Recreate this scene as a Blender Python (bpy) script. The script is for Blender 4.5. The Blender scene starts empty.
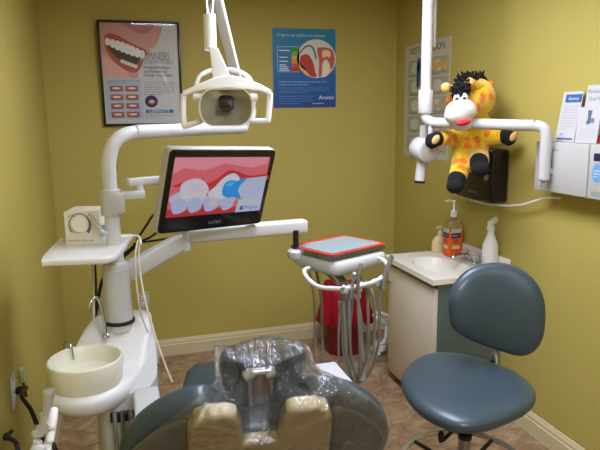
import bpy, bmesh, math, random
from mathutils import Vector, Matrix, Euler
from mathutils.bvhtree import BVHTree
random.seed(7)
C = bpy.context.scene.collection
PI = math.pi
S = bpy.context.scene
# ------------------------------------------------------------------ camera model
F, PIT, ROL, YAW, H = 600.0, .1829, -.0140, .2900, 1.65
_fw = Vector((math.sin(YAW)*math.cos(PIT), math.cos(YAW)*math.cos(PIT), -math.sin(PIT)))
_r = Vector((math.cos(YAW), -math.sin(YAW), 0)); _u = _r.cross(_fw)
_R = _r*math.cos(ROL)+_u*math.sin(ROL); _U = _u*math.cos(ROL)-_r*math.sin(ROL)
EYE = Vector((0, 0, H))
def ray(x, y): return _fw+_R*((x-300)/F)-_U*((y-225)/F)
def D(x, y, d): return EYE+ray(x, y)*d                    # at a depth
def PX(x, y, v): r = ray(x, y); return EYE+r*((v-EYE.x)/r.x)   # on the plane x = v
def PY(x, y, v): r = ray(x, y); return EYE+r*((v-EYE.y)/r.y)
def PZ(x, y, v): r = ray(x, y); return EYE+r*((v-EYE.z)/r.z)
cam = bpy.data.cameras.new('camera'); co = bpy.data.objects.new('camera', cam); C.objects.link(co)
co.matrix_world = Matrix(((_R.x, _U.x, -_fw.x, 0), (_R.y, _U.y, -_fw.y, 0), (_R.z, _U.z, -_fw.z, H), (0, 0, 0, 1)))
cam.sensor_width = 36; cam.lens = 36*F/600; cam.clip_start = .05
S.camera = co
S.view_settings.view_transform = 'Standard'; S.view_settings.look = 'None'; S.view_settings.gamma = 1
S.view_settings.exposure = 0.0
# ------------------------------------------------------------------ materials
def lin(c):
    c = c/255
    return c/12.92 if c <= .04045 else ((c+.055)/1.055)**2.4
def rgb(*c): return tuple(lin(v) for v in c)+(1,)
_M = {}
def mat(name, col, rough=.5, metal=0, var=0, vscale=8, bump=0, bscale=60, emit=0, trans=0, coat=0, ior=1.45, spec=.5, sss=0):
    key = (name, col)
    if key in _M: return _M[key]
    m = bpy.data.materials.new(name); m.use_nodes = True; nt = m.node_tree; b = nt.nodes['Principled BSDF']
    c = rgb(*col); b.inputs['Base Color'].default_value = c
    b.inputs['Roughness'].default_value = rough; b.inputs['Metallic'].default_value = metal
    b.inputs['IOR'].default_value = ior; b.inputs['Specular IOR Level'].default_value = spec
    if trans: b.inputs['Transmission Weight'].default_value = trans
    if coat: b.inputs['Coat Weight'].default_value = coat; b.inputs['Coat Roughness'].default_value = .15
    if emit: b.inputs['Emission Color'].default_value = c; b.inputs['Emission Strength'].default_value = emit
    if var or bump:
        tc = nt.nodes.new('ShaderNodeTexCoord')
    if var:
        n = nt.nodes.new('ShaderNodeTexNoise'); n.inputs['Scale'].default_value = vscale; n.inputs['Detail'].default_value = 4
        r = nt.nodes.new('ShaderNodeValToRGB')
        r.color_ramp.elements[0].position = .3; r.color_ramp.elements[1].position = .7
        r.color_ramp.elements[0].color = tuple(v*(1-var) for v in c[:3])+(1,)
        r.color_ramp.elements[1].color = tuple(min(1, v*(1+var)) for v in c[:3])+(1,)
        nt.links.new(tc.outputs['Object'], n.inputs['Vector']); nt.links.new(n.outputs['Fac'], r.inputs['Fac'])
        nt.links.new(r.outputs['Color'], b.inputs['Base Color'])
    if bump:
        n = nt.nodes.new('ShaderNodeTexNoise'); n.inputs['Scale'].default_value = bscale; n.inputs['Detail'].default_value = 3
        bp = nt.nodes.new('ShaderNodeBump'); bp.inputs['Strength'].default_value = bump; bp.inputs['Distance'].default_value = .004
        nt.links.new(tc.outputs['Object'], n.inputs['Vector']); nt.links.new(n.outputs['Fac'], bp.inputs['Height'])
        nt.links.new(bp.outputs['Normal'], b.inputs['Normal'])
    _M[key] = m
    return m
def ink(*c): return mat('ink', c, .55)
def glow(*c):
    m = mat('screen_glow', c, .35, emit=.85); m.node_tree.nodes['Principled BSDF'].inputs['Base Color'].default_value = (.004, .004, .004, 1); return m
WHITE = mat('white_enamel', (204, 204, 203), .32, var=.02)
LAMPW = mat('white_lamp_plastic', (238, 238, 237), .3, var=.01)
GLOSSW = mat('gloss_white_moulding', (226, 226, 224), .28, var=.015)
CREAM = mat('cream_plastic', (210, 202, 184), .45, var=.02)
GREYP = mat('grey_plastic', (150, 152, 150), .5, var=.03)
HOSE = mat('grey_hose', (128, 128, 122), .55, var=.04)
DARKP = mat('dark_plastic', (22, 22, 24), .4, var=.05)
BLACKR = mat('black_rubber', (18, 17, 18), .5, var=.05)
SATIN = mat('satin_chrome', (205, 208, 214), .18, .7, var=.03)
CHROME = mat('chrome', (205, 207, 212), .13, 1, var=.02)
STEEL = mat('brushed_steel', (150, 150, 152), .32, 1, var=.04)
BLUEV = mat('blue_vinyl', (56, 72, 80), .38, var=.03, vscale=30, bump=.05, bscale=250, coat=.15)
def wall_paint():
    m = mat('mustard_wall_paint', (184, 169, 89), .62, var=.03, vscale=1.5, bump=.12, bscale=140, spec=.35)
    return m
WALL = wall_paint()
CEIL = mat('white_ceiling_board', (225, 222, 210), .8, var=.03, vscale=20, bump=.1)
TRIM = mat('cream_trim_paint', (206, 194, 152), .45, var=.02)
def floor_mat():
    m = bpy.data.materials.new('mottled_vinyl_floor'); m.use_nodes = True; nt = m.node_tree; b = nt.nodes['Principled BSDF']
    N, L = nt.nodes.new, nt.links.new
    tc = N('ShaderNodeTexCoord')
    n1 = N('ShaderNodeTexNoise'); n1.inputs['Scale'].default_value = 9; n1.inputs['Detail'].default_value = 9; n1.inputs['Roughness'].default_value = .68; n1.inputs['Distortion'].default_value = 1.2
    n2 = N('ShaderNodeTexNoise'); n2.inputs['Scale'].default_value = 2.2; n2.inputs['Detail'].default_value = 3
    L(tc.outputs['Object'], n1.inputs['Vector']); L(tc.outputs['Object'], n2.inputs['Vector'])
    r = N('ShaderNodeValToRGB'); e = r.color_ramp.elements
    e[0].position = .30; e[0].color = rgb(110, 84, 60); e[1].position = .72; e[1].color = rgb(200, 180, 148)
    q = e.new(.47); q.color = rgb(150, 122, 92); q = e.new(.58); q.color = rgb(172, 148, 116)
    L(n1.outputs['Fac'], r.inputs['Fac'])
    mx = N('ShaderNodeMix'); mx.data_type = 'RGBA'; mx.blend_type = 'MULTIPLY'; mx.inputs['Factor'].default_value = .35
    r2 = N('ShaderNodeValToRGB'); r2.color_ramp.elements[0].position = .35; r2.color_ramp.elements[1].position = .65
    r2.color_ramp.elements[0].color = rgb(190, 150, 120)
    L(n2.outputs['Fac'], r2.inputs['Fac']); L(r.outputs['Color'], mx.inputs['A']); L(r2.outputs['Color'], mx.inputs['B'])
    br = N('ShaderNodeTexBrick'); br.offset = 0; br.inputs['Scale'].default_value = 1; br.inputs['Mortar Size'].default_value = .004
    br.inputs['Brick Width'].default_value = .305; br.inputs['Row Height'].default_value = .305
    mp = N('ShaderNodeMapping'); mp.inputs['Rotation'].default_value = (0, 0, PI/4)
    L(tc.outputs['Object'], mp.inputs['Vector']); L(mp.outputs['Vector'], br.inputs['Vector'])
    m2 = N('ShaderNodeMix'); m2.data_type = 'RGBA'; m2.inputs['B'].default_value = rgb(120, 88, 62)
    ml = N('ShaderNodeMath'); ml.operation = 'MULTIPLY'; ml.inputs[1].default_value = .5
    L(br.outputs['Fac'], ml.inputs[0]); L(ml.outputs[0], m2.inputs['Factor']); L(mx.outputs['Result'], m2.inputs['A'])
    L(m2.outputs['Result'], b.inputs['Base Color']); b.inputs['Roughness'].default_value = .42
    return m
def giraffe_mat():
    m = bpy.data.materials.new('yellow_plush_with_orange_spots'); m.use_nodes = True; nt = m.node_tree; b = nt.nodes['Principled BSDF']
    N, L = nt.nodes.new, nt.links.new
    tc = N('ShaderNodeTexCoord'); v = N('ShaderNodeTexVoronoi'); v.inputs['Scale'].default_value = 19; v.inputs['Randomness'].default_value = .8
    nz = N('ShaderNodeTexNoise'); nz.inputs['Scale'].default_value = 40
    mm = N('ShaderNodeMix'); mm.data_type = 'RGBA'; mm.blend_type = 'LINEAR_LIGHT'; mm.inputs['Factor'].default_value = .02
    L(tc.outputs['Object'], mm.inputs['A']); L(nz.outputs['Color'], mm.inputs['B']); L(mm.outputs['Result'], v.inputs['Vector'])
    r = N('ShaderNodeValToRGB'); e = r.color_ramp.elements
    e[0].position = .34; e[0].color = rgb(232, 118, 20); e[1].position = .42; e[1].color = rgb(238, 196, 24)
    L(v.outputs['Distance'], r.inputs['Fac']); L(r.outputs['Color'], b.inputs['Base Color']); b.inputs['Roughness'].default_value = .9
    b.inputs['Sheen Weight'].default_value = .4
    n = N('ShaderNodeTexNoise'); n.inputs['Scale'].default_value = 260; bp = N('ShaderNodeBump'); bp.inputs['Strength'].default_value = .5; bp.inputs['Distance'].default_value = .004
    L(tc.outputs['Object'], n.inputs['Vector']); L(n.outputs['Fac'], bp.inputs['Height']); L(bp.outputs['Normal'], b.inputs['Normal'])
    return m
def film_mat():
    m = bpy.data.materials.new('clear_plastic_film'); m.use_nodes = True; nt = m.node_tree; nt.nodes.clear()
    N, L = nt.nodes.new, nt.links.new
    out = N('ShaderNodeOutputMaterial'); tr = N('ShaderNodeBsdfTransparent'); tr.inputs['Color'].default_value = (.96, .96, .95, 1)
    gl = N('ShaderNodeBsdfGlossy'); gl.inputs['Roughness'].default_value = .13
    df = N('ShaderNodeBsdfDiffuse'); df.inputs['Color'].default_value = (.7, .7, .68, 1)
    tc = N('ShaderNodeTexCoord'); nz = N('ShaderNodeTexNoise'); nz.inputs['Scale'].default_value = 34; nz.inputs['Detail'].default_value = 4; nz.inputs['Distortion'].default_value = 1.5
    bp = N('ShaderNodeBump'); bp.inputs['Strength'].default_value = .6; bp.inputs['Distance'].default_value = .014
    L(tc.outputs['Object'], nz.inputs['Vector']); L(nz.outputs['Fac'], bp.inputs['Height'])
    L(bp.outputs['Normal'], gl.inputs['Normal'])
    fr = N('ShaderNodeFresnel'); fr.inputs['IOR'].default_value = 1.5; L(bp.outputs['Normal'], fr.inputs['Normal'])
    m1 = N('ShaderNodeMixShader'); m1.inputs[0].default_value = .085; L(tr.outputs[0], m1.inputs[1]); L(df.outputs[0], m1.inputs[2])
    m2 = N('ShaderNodeMixShader'); ad = N('ShaderNodeMath'); ad.operation = 'MULTIPLY'; ad.inputs[1].default_value = 1.35
    L(fr.outputs[0], ad.inputs[0]); L(ad.outputs[0], m2.inputs[0]); L(m1.outputs[0], m2.inputs[1]); L(gl.outputs[0], m2.inputs[2])
    L(m2.outputs[0], out.inputs[0])
    return m
# ------------------------------------------------------------------ mesh building
LOC = {}
def catmull(P, n=8, closed=False):
    P = [Vector(p) for p in P]
    if len(P) < 3 and not closed: return P
    out = []; N = len(P)
    for i in range(N if closed else N-1):
        if closed: a, b, c, d = P[(i-1) % N], P[i], P[(i+1) % N], P[(i+2) % N]
        else: a, b, c, d = P[max(i-1, 0)], P[i], P[i+1], P[min(i+2, N-1)]
        for k in range(n):
            t = k/n
            out.append(.5*((2*b)+(c-a)*t+(2*a-5*b+4*c-d)*t*t+(3*b-a-3*c+d)*t**3))
    if not closed: out.append(P[-1])
    return out
def frame_of(ax):
    ax = Vector(ax).normalized(); h = Vector((0, 0, 1)) if abs(ax.z) < .9 else Vector((1, 0, 0))
    u = h.cross(ax).normalized(); return u, ax.cross(u), ax
class MB:
    def __init__(s): s.bm = bmesh.new(); s.mats = []; s.cur = 0
    def use(s, m):
        if m not in s.mats: s.mats.append(m)
        s.cur = s.mats.index(m); return s
    def face(s, vs):
        try: f = s.bm.faces.new(vs); f.material_index = s.cur; return f
        except ValueError: return None
    def poly(s, pts): return s.face([s.bm.verts.new(p) for p in pts])
    def box(s, c, size, M=None, bev=0, seg=2):
        c = Vector(c); M = M.to_3x3() if M else Matrix.Identity(3); hx, hy, hz = [v/2 for v in size]
        vs = [s.bm.verts.new(c+M@Vector((x*hx, y*hy, z*hz))) for x, y, z in ((-1,-1,-1),(1,-1,-1),(1,1,-1),(-1,1,-1),(-1,-1,1),(1,-1,1),(1,1,1),(-1,1,1))]
        fs = [s.face([vs[i] for i in q]) for q in ((3,2,1,0),(4,5,6,7),(0,1,5,4),(1,2,6,5),(2,3,7,6),(3,0,4,7))]
        if bev:
            es = list({e for f in fs for e in f.edges})
            r = bmesh.ops.bevel(s.bm, geom=es, offset=min(bev, min(size)*.49), segments=seg, affect='EDGES', profile=.5)
            for f in r['faces']: f.material_index = s.cur
        return s
    def rings(s, rings, cap=True, closed=False):
        R = [[s.bm.verts.new(p) for p in r] for r in rings]; n = len(R[0])
        for a, b in zip(R, R[1:]+([R[0]] if closed else [])):
            for i in range(n): s.face((a[i], a[(i+1) % n], b[(i+1) % n], b[i]))
        if cap and not closed: s.face(R[0][::-1]); s.face(R[-1])
        return s
    def tube(s, P, r, n=12, smooth=0, cap=True, closed=False):
        P = catmull(P, smooth, closed) if smooth else [Vector(p) for p in P]
        N = len(P); u = None; rs = []
        for i, p in enumerate(P):
            if closed: t = P[(i+1) % N]-P[i-1]
            else: t = P[min(i+1, N-1)]-P[max(i-1, 0)]
            t.normalize()
            if u is None: u = frame_of(t)[0]
            u = (u-t*u.dot(t))
            if u.length < 1e-6: u = frame_of(t)[0]
            u.normalize(); v = t.cross(u)
            k = r if not isinstance(r, (list, tuple)) else r[0]+(r[1]-r[0])*i/(N-1)
            rs.append([p+u*(k*math.cos(2*PI*j/n))+v*(k*math.sin(2*PI*j/n)) for j in range(n)])
        return s.rings(rs, cap, closed)
    def cyl(s, a, b, r, r2=None, n=24): return s.tube([a, b], (r, r if r2 is None else r2), n)
    def lathe(s, o, prof, ax=(0, 0, 1), n=32, sx=1, sy=1, U=None):
        o = Vector(o); u, v, w = frame_of(ax)
        if U is not None: u = Vector(U).normalized(); v = w.cross(u)
        rs = [[o+w*z+u*(sx*max(r, .0002)*math.cos(2*PI*j/n))+v*(sy*max(r, .0002)*math.sin(2*PI*j/n)) for j in range(n)] for r, z in prof]
        return s.rings(rs)
    def ball(s, c, r, M=None, n=20):
        c = Vector(c); M = M.to_3x3() if M else Matrix.Identity(3); r = Vector(r) if hasattr(r, '__len__') else Vector((r, r, r)); rs = []
        m = n//2
        for i in range(m+1):
            t = PI*i/m; q = max(math.sin(t), .01)
            rs.append([c+M@Vector((r.x*q*math.cos(2*PI*j/n), r.y*q*math.sin(2*PI*j/n), -r.z*math.cos(t))) for j in range(n)])
        return s.rings(rs)
    def prism(s, P, off, bev=0):
        off = Vector(off); A = [s.bm.verts.new(Vector(p)) for p in P]; B = [s.bm.verts.new(Vector(p)+off) for p in P]; n = len(P)
        fs = [s.face(A[::-1]), s.face(B)]+[s.face((A[i], A[(i+1) % n], B[(i+1) % n], B[i])) for i in range(n)]
        bmesh.ops.recalc_face_normals(s.bm, faces=[f for f in fs if f])
        if bev:
            es = list({e for f in fs[:2] for e in f.edges})
            r = bmesh.ops.bevel(s.bm, geom=es, offset=bev, segments=3, affect='EDGES', profile=.5)
            for f in r['faces']: f.material_index = s.cur
        return s
    def cushion(s, P, nrm, t, dome=0, es=.28, eo=.75, K=14, shift=None):
        """padded puck: outline P (3D, roughly planar), thickness t along nrm, rounded rim"""
        P = [Vector(p) for p in P]; c = sum(P, Vector())/len(P); nrm = Vector(nrm).normalized(); rs = []
        for k in range(K+1):
            a = PI*(.02+.96*k/K); q = math.sin(a)**es; o = math.copysign(abs(math.cos(a))**eo, math.cos(a))*t/2
            rs.append([c+(p-c)*q+nrm*(o+(dome*(1-q*q) if o > 0 else -dome*.3*(1-q*q))) for p in P])
        return s.rings(rs)
    def xf(s, M, start=0):
        s.bm.verts.ensure_lookup_table()
        for v in s.bm.verts[start:]: v.co = M@v.co
        return s
    def build(s, name, m=None, parent=None, ang=38, **props):
        off = LOC.get(parent.name, Vector()) if parent else Vector()
        if m is not None and not s.mats: s.mats = [m]
        bmesh.ops.recalc_face_normals(s.bm, faces=s.bm.faces[:])
        for f in s.bm.faces: f.smooth = True
        for e in s.bm.edges:
            if len(e.link_faces) == 2 and e.calc_face_angle(0) > math.radians(ang): e.smooth = False
        me = bpy.data.meshes.new(name)
        if parent is None and 'at' in props: off = Vector(props.pop('at'))
        props.pop('at', None)
        bmesh.ops.translate(s.bm, vec=-off, verts=s.bm.verts[:])
        s.bm.to_mesh(me); s.bm.free()
        for q in s.mats: me.materials.append(q)
        o = bpy.data.objects.new(name, me); C.objects.link(o)
        if parent: o.parent = parent
        else: o.location = off
        LOC[o.name] = off
        for k, v in props.items(): o[k] = v
        return o
def tag(o, label, cat, group=None):
    o['label'] = label; o['category'] = cat
    if group: o['group'] = group
    return o
def thing(name, loc, label, cat, group=None):
    o = bpy.data.objects.new(name, None); C.objects.link(o); o.location = loc; o.empty_display_size = .05
    LOC[o.name] = Vector(loc); return tag(o, label, cat, group)
def structure(o): o['kind'] = 'structure'; return o
def text_into(mb, body, size, O, u, v, m, align='LEFT', sx=1.0):
    """flat lettering: baseline start O, direction u, up v"""
    cu = bpy.data.curves.new('t', 'FONT'); cu.body = body; cu.size = size; cu.align_x = align; cu.resolution_u = 2
    o = bpy.data.objects.new('t', cu); C.objects.link(o)
    dg = bpy.context.evaluated_depsgraph_get(); dg.update()
    me = o.evaluated_get(dg).to_mesh(); O = Vector(O); u = Vector(u).normalized(); v = Vector(v).normalized()
    mb.use(m); vs = [mb.bm.verts.new(O+u*(q.co.x*sx)+v*q.co.y) for q in me.vertices]
    for p in me.polygons: mb.face([vs[i] for i in p.vertices])
    o.evaluated_get(dg).to_mesh_clear(); bpy.data.objects.remove(o); bpy.data.curves.remove(cu)
class Print:
    """a printed sheet: shapes in (u right, v down) units laid as thin layers on a plane"""
    def __init__(s, O, U, V, N, step=.0004):
        s.O, s.U, s.V, s.N, s.k, s.step, s.mb = Vector(O), Vector(U), Vector(V), Vector(N).normalized(), 1, step, MB()
    def pt(s, u, v): return s.O+s.U*u+s.V*v+s.N*(s.k*s.step)
    def shape(s, m, pts, smooth=0):
        if smooth: pts = [(p.x, p.y) for p in catmull([(a, b, 0) for a, b in pts], smooth, True)]
        s.mb.use(m); s.mb.poly([s.pt(*p) for p in pts]); return s
    def rect(s, m, a, b, c, d): return s.shape(m, [(a, b), (c, b), (c, d), (a, d)])
    def oval(s, m, cu, cv, ru, rv, n=28): return s.shape(m, [(cu+ru*math.cos(2*PI*i/n), cv+rv*math.sin(2*PI*i/n)) for i in range(n)])
    def up(s): s.k += 1; return s
    def text(s, m, body, u, v, size, align='LEFT', sx=1.0):
        text_into(s.mb, body, size, s.pt(u, v), s.U, -s.V, m, align, sx); return s
    def lines(s, m, u0, u1, v0, v1, n, h):
        for i in range(n):
            v = v0+(v1-v0)*i/max(n-1, 1); x = u0
            while x < u1-.01:
                w = random.uniform(.03, .09)*(u1-u0)/.5; s.rect(m, x, v, min(x+w, u1 if i < n-1 else u0+(u1-u0)*.6), v+h); x += w+.012
                if i == n-1 and x > u0+(u1-u0)*.6: break
        return s
def blob(name, prims, m, parent, voxel=.007, smooth=6, **props):
    """one continuous rounded body: balls (c, r, M) and tapered limbs (a, b, ra, rb) fused by voxel remesh"""
    mb = MB()
    for p in prims:
        if p[0] == 'b': mb.ball(p[1], p[2], p[3] if len(p) > 3 else None, 24)
        else:
            a, b, ra, rb = Vector(p[1]), Vector(p[2]), p[3], p[4]
            mb.tube([a, b], (ra, rb), 20); mb.ball(a, ra); mb.ball(b, rb)
    o = mb.build(name, m, parent, **props)
    rm = o.modifiers.new('r', 'REMESH'); rm.mode = 'VOXEL'; rm.voxel_size = voxel; rm.use_smooth_shade = True
    sm = o.modifiers.new('s', 'SMOOTH'); sm.iterations = smooth; sm.factor = .5
    dg = bpy.context.evaluated_depsgraph_get(); dg.update()
    me = bpy.data.meshes.new_from_object(o.evaluated_get(dg)); o.modifiers.clear()
    old = o.data; o.data = me; bpy.data.meshes.remove(old); me.name = name
    if not me.materials: me.materials.append(m)
    for p in me.polygons: p.use_smooth = True
    return o
def rot(z=0, x=0, y=0): return Matrix.Rotation(z, 3, 'Z')@Matrix.Rotation(x, 3, 'X')@Matrix.Rotation(y, 3, 'Y')
def rrect(hx, hy, r, n=6):
    out = []
    for cx, cy, a0 in ((hx-r, hy-r, 0), (-hx+r, hy-r, PI/2), (-hx+r, -hy+r, PI), (hx-r, -hy+r, 3*PI/2)):
        out += [(cx+r*math.cos(a0+PI/2*k/n), cy+r*math.sin(a0+PI/2*k/n)) for k in range(n+1)]
    return out
#@@SETTING
# ------------------------------------------------------------------ room
XL, XR, YB, YF, ZC = -.415, 1.96, 4.076, -1.3, 2.46
T = .1
structure(MB().box(((XL+XR)/2, (YB+YF)/2, -T/2), (XR-XL+2*T, YB-YF+2*T, T)).build('floor', floor_mat()))
structure(MB().box(((XL+XR)/2, (YB+YF)/2, ZC+T/2), (XR-XL+2*T, YB-YF+2*T, T)).build('ceiling', CEIL))
structure(MB().box(((XL+XR)/2, YB+T/2, ZC/2), (XR-XL+2*T, T, ZC)).build('wall_back', WALL))
structure(MB().box(((XL+XR)/2, YF-T/2, ZC/2), (XR-XL+2*T, T, ZC)).build('wall_front', WALL))
structure(MB().box((XL-T/2, (YB+YF)/2, ZC/2), (T, YB-YF, ZC)).build('wall_left', WALL))
structure(MB().box((XR+T/2, (YB+YF)/2, ZC/2), (T, YB-YF, ZC)).build('wall_right', WALL))
BB = [(0, 0), (.016, 0), (.016, .078), (.012, .083), (.012, .098), (.007, .106), (.004, .116), (0, .118)]
structure(MB().prism([(XL, YB-a, b) for a, b in BB], (XR-XL, 0, 0)).build('baseboard_back', TRIM, ang=20))
structure(MB().prism([(XR-a, YF, b) for a, b in BB], (0, YB-YF-.016, 0)).build('baseboard_right', TRIM, ang=20))
structure(MB().prism([(XL+a, YF, b) for a, b in BB], (0, YB-YF-.016, 0)).build('baseboard_left', TRIM, ang=20))
LAMP = mat('lamp_diffuser', (226, 231, 252), .5, emit=25)
for i, (lx, ly) in enumerate(((.90, 2.12), (.55, -.15))):  # second panel is an added unseen lamp that brightens the foreground
    t = thing('ceiling_light', (lx, ly, ZC), ('rectangular ceiling light panel above the treatment chair', 'added rectangular ceiling light panel brightening the foreground from near the front wall')[i], 'ceiling light', 'ceiling light panels')
    MB().box((lx, ly, ZC-.012), (.62, 1.22, .024), bev=.003).build('light_frame', WHITE, t)
    MB().box((lx, ly, ZC-.026), (.56, 1.16, .006)).build('diffuser', LAMP, t)
#@@POSTERS
# ------------------------------------------------------------------ framed smile poster
w, h = .498, .645
O = Vector((-.078, YB-.022, 2.236))
t = thing('framed_poster', (O.x+w/2, YB-.011, O.z-h), 'black-framed poster of a smiling mouth on the back wall', 'poster')
mb = MB()
for c, sz in (((w/2, -.007), (w, .014)), ((w/2, -h+.007), (w, .014)), ((.007, -h/2), (.014, h-.028)), ((w-.007, -h/2), (.014, h-.028))):
    mb.box((O.x+c[0], YB-.0125, O.z+c[1]), (sz[0], .025, sz[1]), bev=.002)
mb.build('frame', mat('black_frame', (24, 20, 22), .3, var=.05), t)
p = Print((O.x+.014, YB-.012, O.z-.014), (w-.028, 0, 0), (0, 0, -(h-.028)), (0, -1, 0))
p.rect(ink(206, 203, 200), 0, 0, 1, 1); p.up()
p.rect(ink(206, 148, 140), 0, 0, .45, .54); p.shape(ink(206, 148, 140), [(.45, 0), (.80, 0), (.79, .08), (.72, .2), (.62, .29), (.52, .36), (.47, .45), (.45, .54)]); p.up()
p.shape(ink(186, 116, 110), [(.30, 0), (.68, 0), (.66, .06), (.55, .1), (.4, .07)], 4)
p.shape(ink(222, 170, 160), [(0, .3), (.1, .36), (.3, .46), (.36, .54), (0, .54)]); p.up()
p.shape(ink(176, 62, 66), [(.05, .15), (.12, .105), (.24, .13), (.38, .19), (.54, .245), (.58, .29), (.54, .36), (.49, .44), (.41, .485), (.28, .455), (.16, .38), (.07, .28)], 5); p.up()
p.shape(ink(34, 12, 14), [(.06, .18), (.16, .17), (.34, .23), (.53, .29), (.49, .35), (.43, .415), (.33, .41), (.22, .355), (.12, .28)], 5); p.up()
for i in range(8):
    a = i/7; u = .09+.43*a; v = .185+.12*a; s = .036+.014*math.sin(PI*a*.9)
    p.oval(ink(240, 238, 232), u, v, s*.95, s*1.05, 16)
for i in range(5): p.oval(ink(225, 220, 212), .26+.042*i, .375+.012*i, .026, .02, 14)
p.rect(ink(176, 190, 202), .02, .545, .49, .955); p.up()
for r in range(4):
    for c in range(2):
        u0, v0 = .075+.20*c, .615+.088*r
        p.rect(ink(174, 104, 92), u0, v0, u0+.17, v0+.06)
p.lines(ink(90, 98, 110), .05, .46, .565, .585, 2, .006); p.up()
for r in range(4):
    for c in range(2):
        u0, v0 = .075+.20*c, .615+.088*r; p.oval(ink(150, 52, 52), u0+.085, v0+.03, .072, .024, 18)
p.up()
for r in range(4):
    for c in range(2):
        u0, v0 = .075+.20*c, .615+.088*r; p.oval(ink(228, 214, 204), u0+.085, v0+.027, .056, .012, 16)
p.text(ink(122, 124, 130), 'LUMINEERS', .515, .355, .066, sx=.52)
p.text(ink(150, 150, 152), 'PORCELAIN VENEERS', .52, .395, .033, sx=.60)
for i, s_ in enumerate(('Painlessly Reshape', 'and Permanently', 'Whiten Your Smile!')): p.text(ink(82, 80, 84), s_, .53, .445+.04*i, .026, sx=.85)
p.lines(ink(150, 150, 150), .52, .92, .58, .70, 6, .007)
p.oval(ink(28, 36, 82), .61, .775, .085, .062); p.rect(ink(40, 120, 150), .53, .86, .90, .895)
p.lines(ink(150, 150, 150), .53, .9, .92, .945, 2, .006); p.up()
p.oval(ink(188, 96, 96), .615, .782, .048, .026); p.text(ink(225, 235, 235), 'CERINATE', .56, .89, .026, sx=1.15); p.up()
p.oval(ink(230, 218, 214), .615, .777, .03, .01)
p.mb.build('print', None, t)
t.rotation_euler.x = math.radians(2.7)
def thin_pane(name):
    m = bpy.data.materials.new(name); m.use_nodes = True; nt = m.node_tree; nt.nodes.clear(); N, L_ = nt.nodes.new, nt.links.new
    o = N('ShaderNodeOutputMaterial'); a = N('ShaderNodeBsdfTransparent'); b = N('ShaderNodeBsdfGlossy'); b.inputs['Roughness'].default_value = .03
    f = N('ShaderNodeFresnel'); f.inputs['IOR'].default_value = 1.4; x = N('ShaderNodeMixShader')
    L_(f.outputs[0], x.inputs[0]); L_(a.outputs[0], x.inputs[1]); L_(b.outputs[0], x.inputs[2]); L_(x.outputs[0], o.inputs[0]); return m
g = thin_pane('poster_glazing')
MB().box((O.x+w/2, YB-.0165, O.z-h/2), (w-.028, .002, h-.028)).build('glazing', g, t)
# ------------------------------------------------------------------ blue chart
w, h = .452, .528
O = Vector((1.040, YB-.003, 2.222))
t = thing('wall_chart', (O.x+w/2, YB, O.z-h), 'blue gum health chart with a round tooth drawing on the back wall', 'poster')
def blue_sheet():
    m = bpy.data.materials.new('blue_printed_sheet'); m.use_nodes = True; nt = m.node_tree; b = nt.nodes['Principled BSDF']
    tc = nt.nodes.new('ShaderNodeTexCoord'); sp = nt.nodes.new('ShaderNodeSeparateXYZ'); r = nt.nodes.new('ShaderNodeValToRGB')
    r.color_ramp.elements[0].color = rgb(26, 66, 138); r.color_ramp.elements[1].color = rgb(30, 132, 178); q = r.color_ramp.elements.new(.55); q.color = rgb(24, 106, 170)
    nt.links.new(tc.outputs['Generated'], sp.inputs[0]); nt.links.new(sp.outputs['Z'], r.inputs[0]); nt.links.new(r.outputs[0], b.inputs['Base Color']); b.inputs['Roughness'].default_value = .4
    return m
MB().box((O.x+w/2, YB-.0015, O.z-h/2), (w, .003, h)).build('sheet', blue_sheet(), t)
p = Print(O, (w, 0, 0), (0, 0, -h), (0, -1, 0))
p.text(ink(196, 216, 226), 'Pregunte qué significan sus números', .08, .10, .029, sx=.80)
p.rect(ink(150, 200, 220), .07, .225, .42, .232); p.rect(ink(150, 200, 220), .07, .54, .42, .547); p.rect(ink(150, 200, 220), .07, .232, .078, .54)
p.oval(ink(214, 214, 208), .69, .375, .315, .245, 48)
for i, c in enumerate(((70, 140, 60), (130, 170, 50), (190, 190, 50), (214, 140, 50), (206, 80, 50), (190, 40, 44))): p.rect(ink(*c), .29, .24+.05*i, .415, .29+.05*i)
for v in (.27, .355, .405, .45, .475, .50, .52): p.rect(ink(216, 228, 232), .10, v, .10+random.uniform(.10, .16), v+.012)
p.up()
p.shape(ink(186, 62, 44), [(.43, .36), (.5, .32), (.58, .34), (.64, .44), (.67, .55), (.69, .6), (.60, .60), (.52, .53), (.43, .47)], 4)
p.shape(ink(220, 190, 120), [(.41, .43), (.48, .48), (.56, .56), (.60, .6), (.52, .585), (.42, .5)], 3)
p.shape(ink(196, 92, 80), [(.70, .25), (.78, .23), (.9, .24), (.965, .29), (.98, .42), (.92, .52), (.90, .44), (.84, .38), (.78, .44), (.77, .58), (.72, .6), (.73, .42)], 4)
p.shape(ink(90, 110, 96), [(.42, .3), (.5, .22), (.6, .205), (.66, .26), (.69, .37), (.67, .38), (.64, .28), (.59, .225), (.51, .24), (.43, .31)], 3)
p.up()
p.shape(ink(232, 204, 150), [(.78, .28), (.86, .26), (.92, .29), (.90, .36), (.85, .34), (.79, .36)], 3)
p.shape(ink(236, 222, 186), [(.79, .5), (.84, .42), (.89, .46), (.89, .55), (.84, .6), (.79, .6)], 3)
p.lines(ink(120, 170, 208), .09, .86, .665, .70, 2, .012); p.lines(ink(84, 140, 196), .09, .9, .745, .80, 3, .008); p.lines(ink(84, 140, 196), .09, .62, .85, .94, 4, .008)
p.text(ink(236, 240, 244), 'Arestin', .72, .895, .038); p.lines(ink(200, 214, 230), .62, .92, .945, .945, 1, .010)
p.mb.build('print', None, t)
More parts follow.
